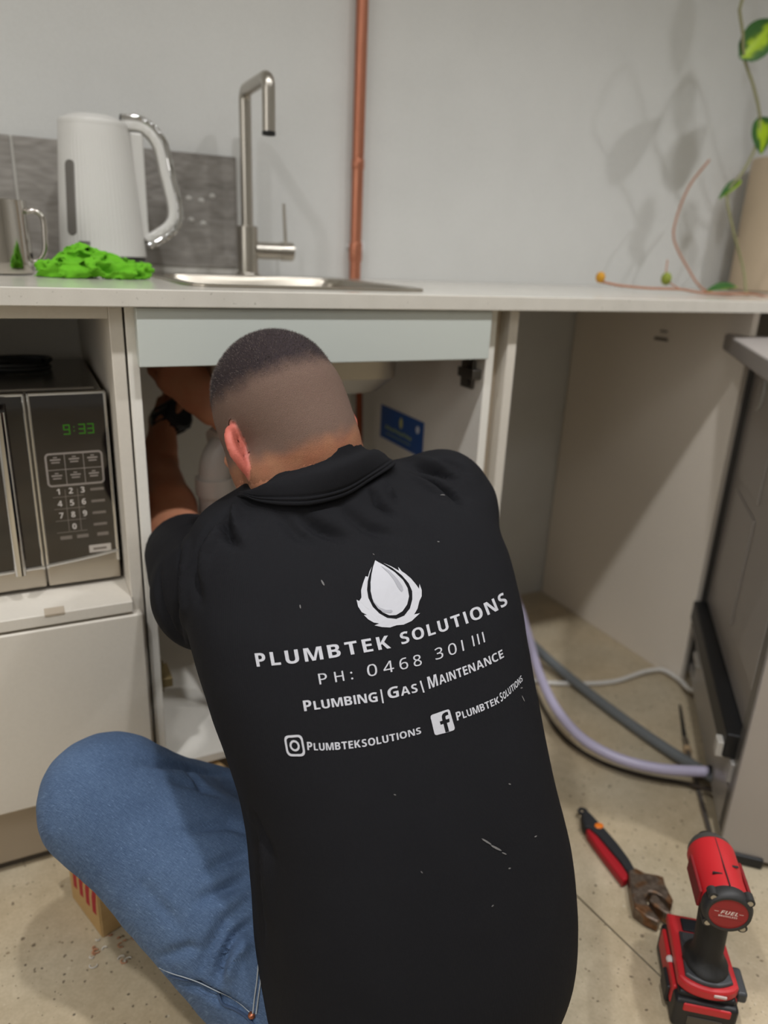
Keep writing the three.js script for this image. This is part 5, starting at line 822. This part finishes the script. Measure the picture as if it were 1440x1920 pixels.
    for (let k = 0; k < N; k++) { let t = Math.floor(rnd() * tri) * 3, tries = 0; const lvl = () => { const q = V().fromBufferAttribute(base, t).add(man.position); return topLine(...L(q.x, q.y, q.z)); }; while (tries++ < 30 && lvl() < rnd() * 0.03 - 0.008) t = Math.floor(rnd() * tri) * 3; let a = rnd(), b = rnd(); if (a + b > 1) { a = 1 - a; b = 1 - b; } const pos = V(), nn = V(); [[t, 1 - a - b], [t + 1, a], [t + 2, b]].forEach(([i, w]) => { pos.addScaledVector(V().fromBufferAttribute(base, i), w); nn.addScaledVector(V().fromBufferAttribute(nb, i), w); }); nn.add(V(rnd() - 0.5, rnd() - 0.3, rnd() - 0.5).multiplyScalar(1.1)).normalize(); q.setFromUnitVectors(Y, nn); const s = 0.5 + rnd() * 0.7; m4.compose(pos, q, V(1, s, 1)); im.setMatrixAt(k, m4); const g = rnd(); im.setColorAt(k, new THREE.Color(...(g > 0.85 ? lin(0x9d9088) : g > 0.6 ? lin(0x5a4c47) : lin(0x2e2726)))); }
    im.name = 'hair_bristles'; im.userData.kind = 'stuff'; im.castShadow = im.receiveShadow = true; hair.add(im);
  }
  // ---- jeans
  const KL = A3(203, 1500, 0.795), HLp = V(0.25, 0.125, 1.01), AL = V(0.27, 0.13, 0.76), KR = V(0.44, 0.19, 0.70), HRp = V(0.415, 0.125, 0.99), AR = V(0.34, 0.065, 0.80);
  const jeansF = (x, y, z) => {
    let d = ellip(x, y, z, V3.set(0.338, 0.115, 1.04), 0.172, 0.125, 0.145);
    d = smin(d, cap(x, y, z, HLp, KL, 0.124, 0.076), 0.05); d = smin(d, cap(x, y, z, HRp, KR, 0.095, 0.07), 0.04);
    d = smin(d, cap(x, y, z, KL, AL, 0.072, 0.066), 0.035); d = smin(d, cap(x, y, z, KR, AR, 0.066, 0.056), 0.035);
    return smax(d, 0.001 - y, 0.02);
  };
  const V3 = V();
  const JF = [
    [[[470, 1640], [420, 1670], [370, 1690]], 0.009, -0.006], [[[472, 1600], [430, 1610], [380, 1640]], 0.009, -0.004], [[[470, 1560], [430, 1545], [380, 1550], [340, 1560]], 0.008, -0.004],
    [[[476, 1725], [435, 1760], [412, 1810], [402, 1850]], 0.008, -0.008], [[[478, 1680], [420, 1730], [385, 1790], [372, 1830]], 0.009, -0.005], [[[470, 1760], [440, 1790], [428, 1840]], 0.009, 0.005],
    [[[440, 1420], [400, 1418], [350, 1410], [300, 1405]], 0.007, -0.006], [[[420, 1450], [370, 1440], [310, 1432], [260, 1428]], 0.008, -0.005], [[[410, 1490], [360, 1470], [310, 1460]], 0.009, -0.003], [[[350, 1440], [372, 1460], [385, 1480]], 0.007, -0.004],
    [[[300, 1795], [350, 1780], [372, 1780]], 0.008, -0.003], [[[290, 1830], [330, 1840], [372, 1852], [400, 1870], [430, 1880], [470, 1905]], 0.006, -0.005], [[[340, 1745], [300, 1700], [260, 1650]], 0.01, -0.002],
  ].map(([p, w, a]) => mkFold(jeansF, p, w * 0.85, a * 2.1));
  const jg = nets(jeansF, [-0.08, -0.01, 0.62], [0.58, 0.42, 1.22], 0.0048);
  displace(jg, JF, (x, y, z) => 0.0018 * nz(x * 14, y * 14, z * 14) + 0.001 * nz(x * 45, y * 45, z * 45));
  { const T = KL.clone().sub(HLp).normalize(), e2 = T.clone().cross(V(0.25, 0.75, 0.6)).normalize(), p = jg.attributes.position, uv = new Float32Array(p.count * 2); for (let i = 0; i < p.count; i++) { const q = V().fromBufferAttribute(p, i); uv[i * 2] = q.dot(T); uv[i * 2 + 1] = q.dot(e2); } jg.setAttribute('uv', new THREE.BufferAttribute(uv, 2)); }
  const denimMap = tex(1024, 0.25, (x, y) => {
    const warp = nz(x * 110, y * 1500, 1) * 15 + nz(x * 420, y * 2400, 2) * 13, weft = nz(x * 1500, y * 160, 3) * 8, slub = Math.max(0, nz(x * 170, y * 1300, 6) - 0.3) * 70, wear = nz(x * 9, y * 9, 4) * 7 + nz(x * 26, y * 30, 5) * 6, tw = Math.sin((x * 1.0 + y * 1.6) * 5200) * 4, n = warp + weft + slub + wear + tw + (rnd() - 0.5) * 14;
    return [77 + n * 0.95, 99 + n, 131 + n * 1.0]; });
  const denim = std(0xffffff, 0.9, { map: denimMap, bumpMap: tex(512, 0.05, (x, y) => 128 + Math.sin((x + y * 1.6) * 4200) * 40 + nz(x * 900, y * 900, 3) * 70, false), bumpScale: 0.0004 });
  const jeans = partW('jeans', jg, denim, man, 'faded blue denim jeans');
  const onJ = (px, off) => px.map(([a, b]) => { const p = hit(jeansF, a, b); return p ? p.addScaledVector(grad(jeansF, p.x, p.y, p.z).normalize(), off + foldAt(JF, p.x, p.y, p.z)) : null; }).filter(Boolean);
  const thread = std(0x9fa6ad, 0.8), seamM = denim.clone(); seamM.color = new THREE.Color(0.85, 0.85, 0.9);
  const sq = onJ([[296, 1818], [318, 1828], [345, 1836], [362, 1848], [380, 1852], [398, 1866], [415, 1884], [440, 1895], [462, 1908], [480, 1925]], 0.0012); if (sq.length > 3) { partW('side_seam', tube(sq, 0.0016, 80, 8), seamM, jeans); partW('seam_stitching', tube(onJ([[300, 1813], [322, 1823], [350, 1832], [368, 1843], [386, 1848], [404, 1861], [420, 1878], [444, 1888], [466, 1900]], 0.0012), 0.0006, 80, 5), thread, jeans, 'pale thread stitching'); }
  for (const dx of [0, 7]) { const st = onJ([[485 + dx, 1808], [482 + dx, 1840], [478 + dx, 1870], [474 + dx, 1900]], 0.0012); if (st.length > 2) partW('pocket_stitching', tube(st, 0.0009, 30, 5), thread, jeans, 'pale thread stitching'); }
  const rv = onJ([[471, 1905]], 0.001); if (rv.length) partW('pocket_rivet', ball(rv[0], 0.0042, 1, 0.8, 1), std(0x9c5f45, 0.35, { metalness: 0.8 }), jeans, 'copper rivet');
  // ---- work boots tucked in front of him
  for (const [A, D, w] of [[AL, V(0.9, 0, -0.2), 1], [AR, V(-0.5, 0, -0.5), -1]]) {
    D.normalize(); const bt = nets((x, y, z) => { const heel = A.clone().addScaledVector(D, 0.03), toe = A.clone().addScaledVector(D, 0.14); heel.y = 0.05; toe.y = 0.036; return smax(smin(cap(x, y, z, A.clone().setY(0.09), heel, 0.05, 0.045), cap(x, y, z, heel, toe, 0.044, 0.034), 0.03), 0.003 - y, 0.008); }, [A.x - 0.2, -0.01, A.z - 0.2], [A.x + 0.2, 0.16, A.z + 0.2], 0.008);
    partW('boot', boxUV(bt), std(0x3a2c20, 0.7), man, 'dark brown work boot');
  }
  // ---- the part he is holding, at the top of the waste pipe
  const fc = A3(329, 781, 0.27), fit = thing('pipe_fitting', 'black plastic pipe fitting held in the left hand under the sink', 'fitting', fc.toArray()), fd = V(0.5, 0.45, 0.75).normalize(), o = V(0, 0, 0);
  part('fitting_body', [cyl(o.clone().addScaledVector(fd, -0.03), o.clone().addScaledVector(fd, 0.012), 0.027, 0.029, 28), cyl(o.clone().addScaledVector(fd, 0.012), o.clone().addScaledVector(fd, 0.016), 0.029, 0.024, 28)], std(0x0d1018, 0.4), fit);
  part('seal_ring', cyl(o.clone().addScaledVector(fd, -0.036), o.clone().addScaledVector(fd, -0.03), 0.03, 0.03, 28), std(0x8d9290, 0.4), fit);
  const ribs = []; for (let q = 0; q < 12; q++) { const a = q / 12 * Math.PI * 2, s1 = V(0, 1, 0).cross(fd).normalize(), s2 = fd.clone().cross(s1), c = s1.multiplyScalar(Math.cos(a) * 0.0285).addScaledVector(s2, Math.sin(a) * 0.0285); ribs.push(cyl(c.clone().addScaledVector(fd, -0.028), c.clone().addScaledVector(fd, 0.01), 0.003, 0.003, 8)); }
  part('grip_ribs', ribs, std(0x0d1018, 0.4), fit).userData.kind = 'stuff';
}
renderer.render(scene, camera);
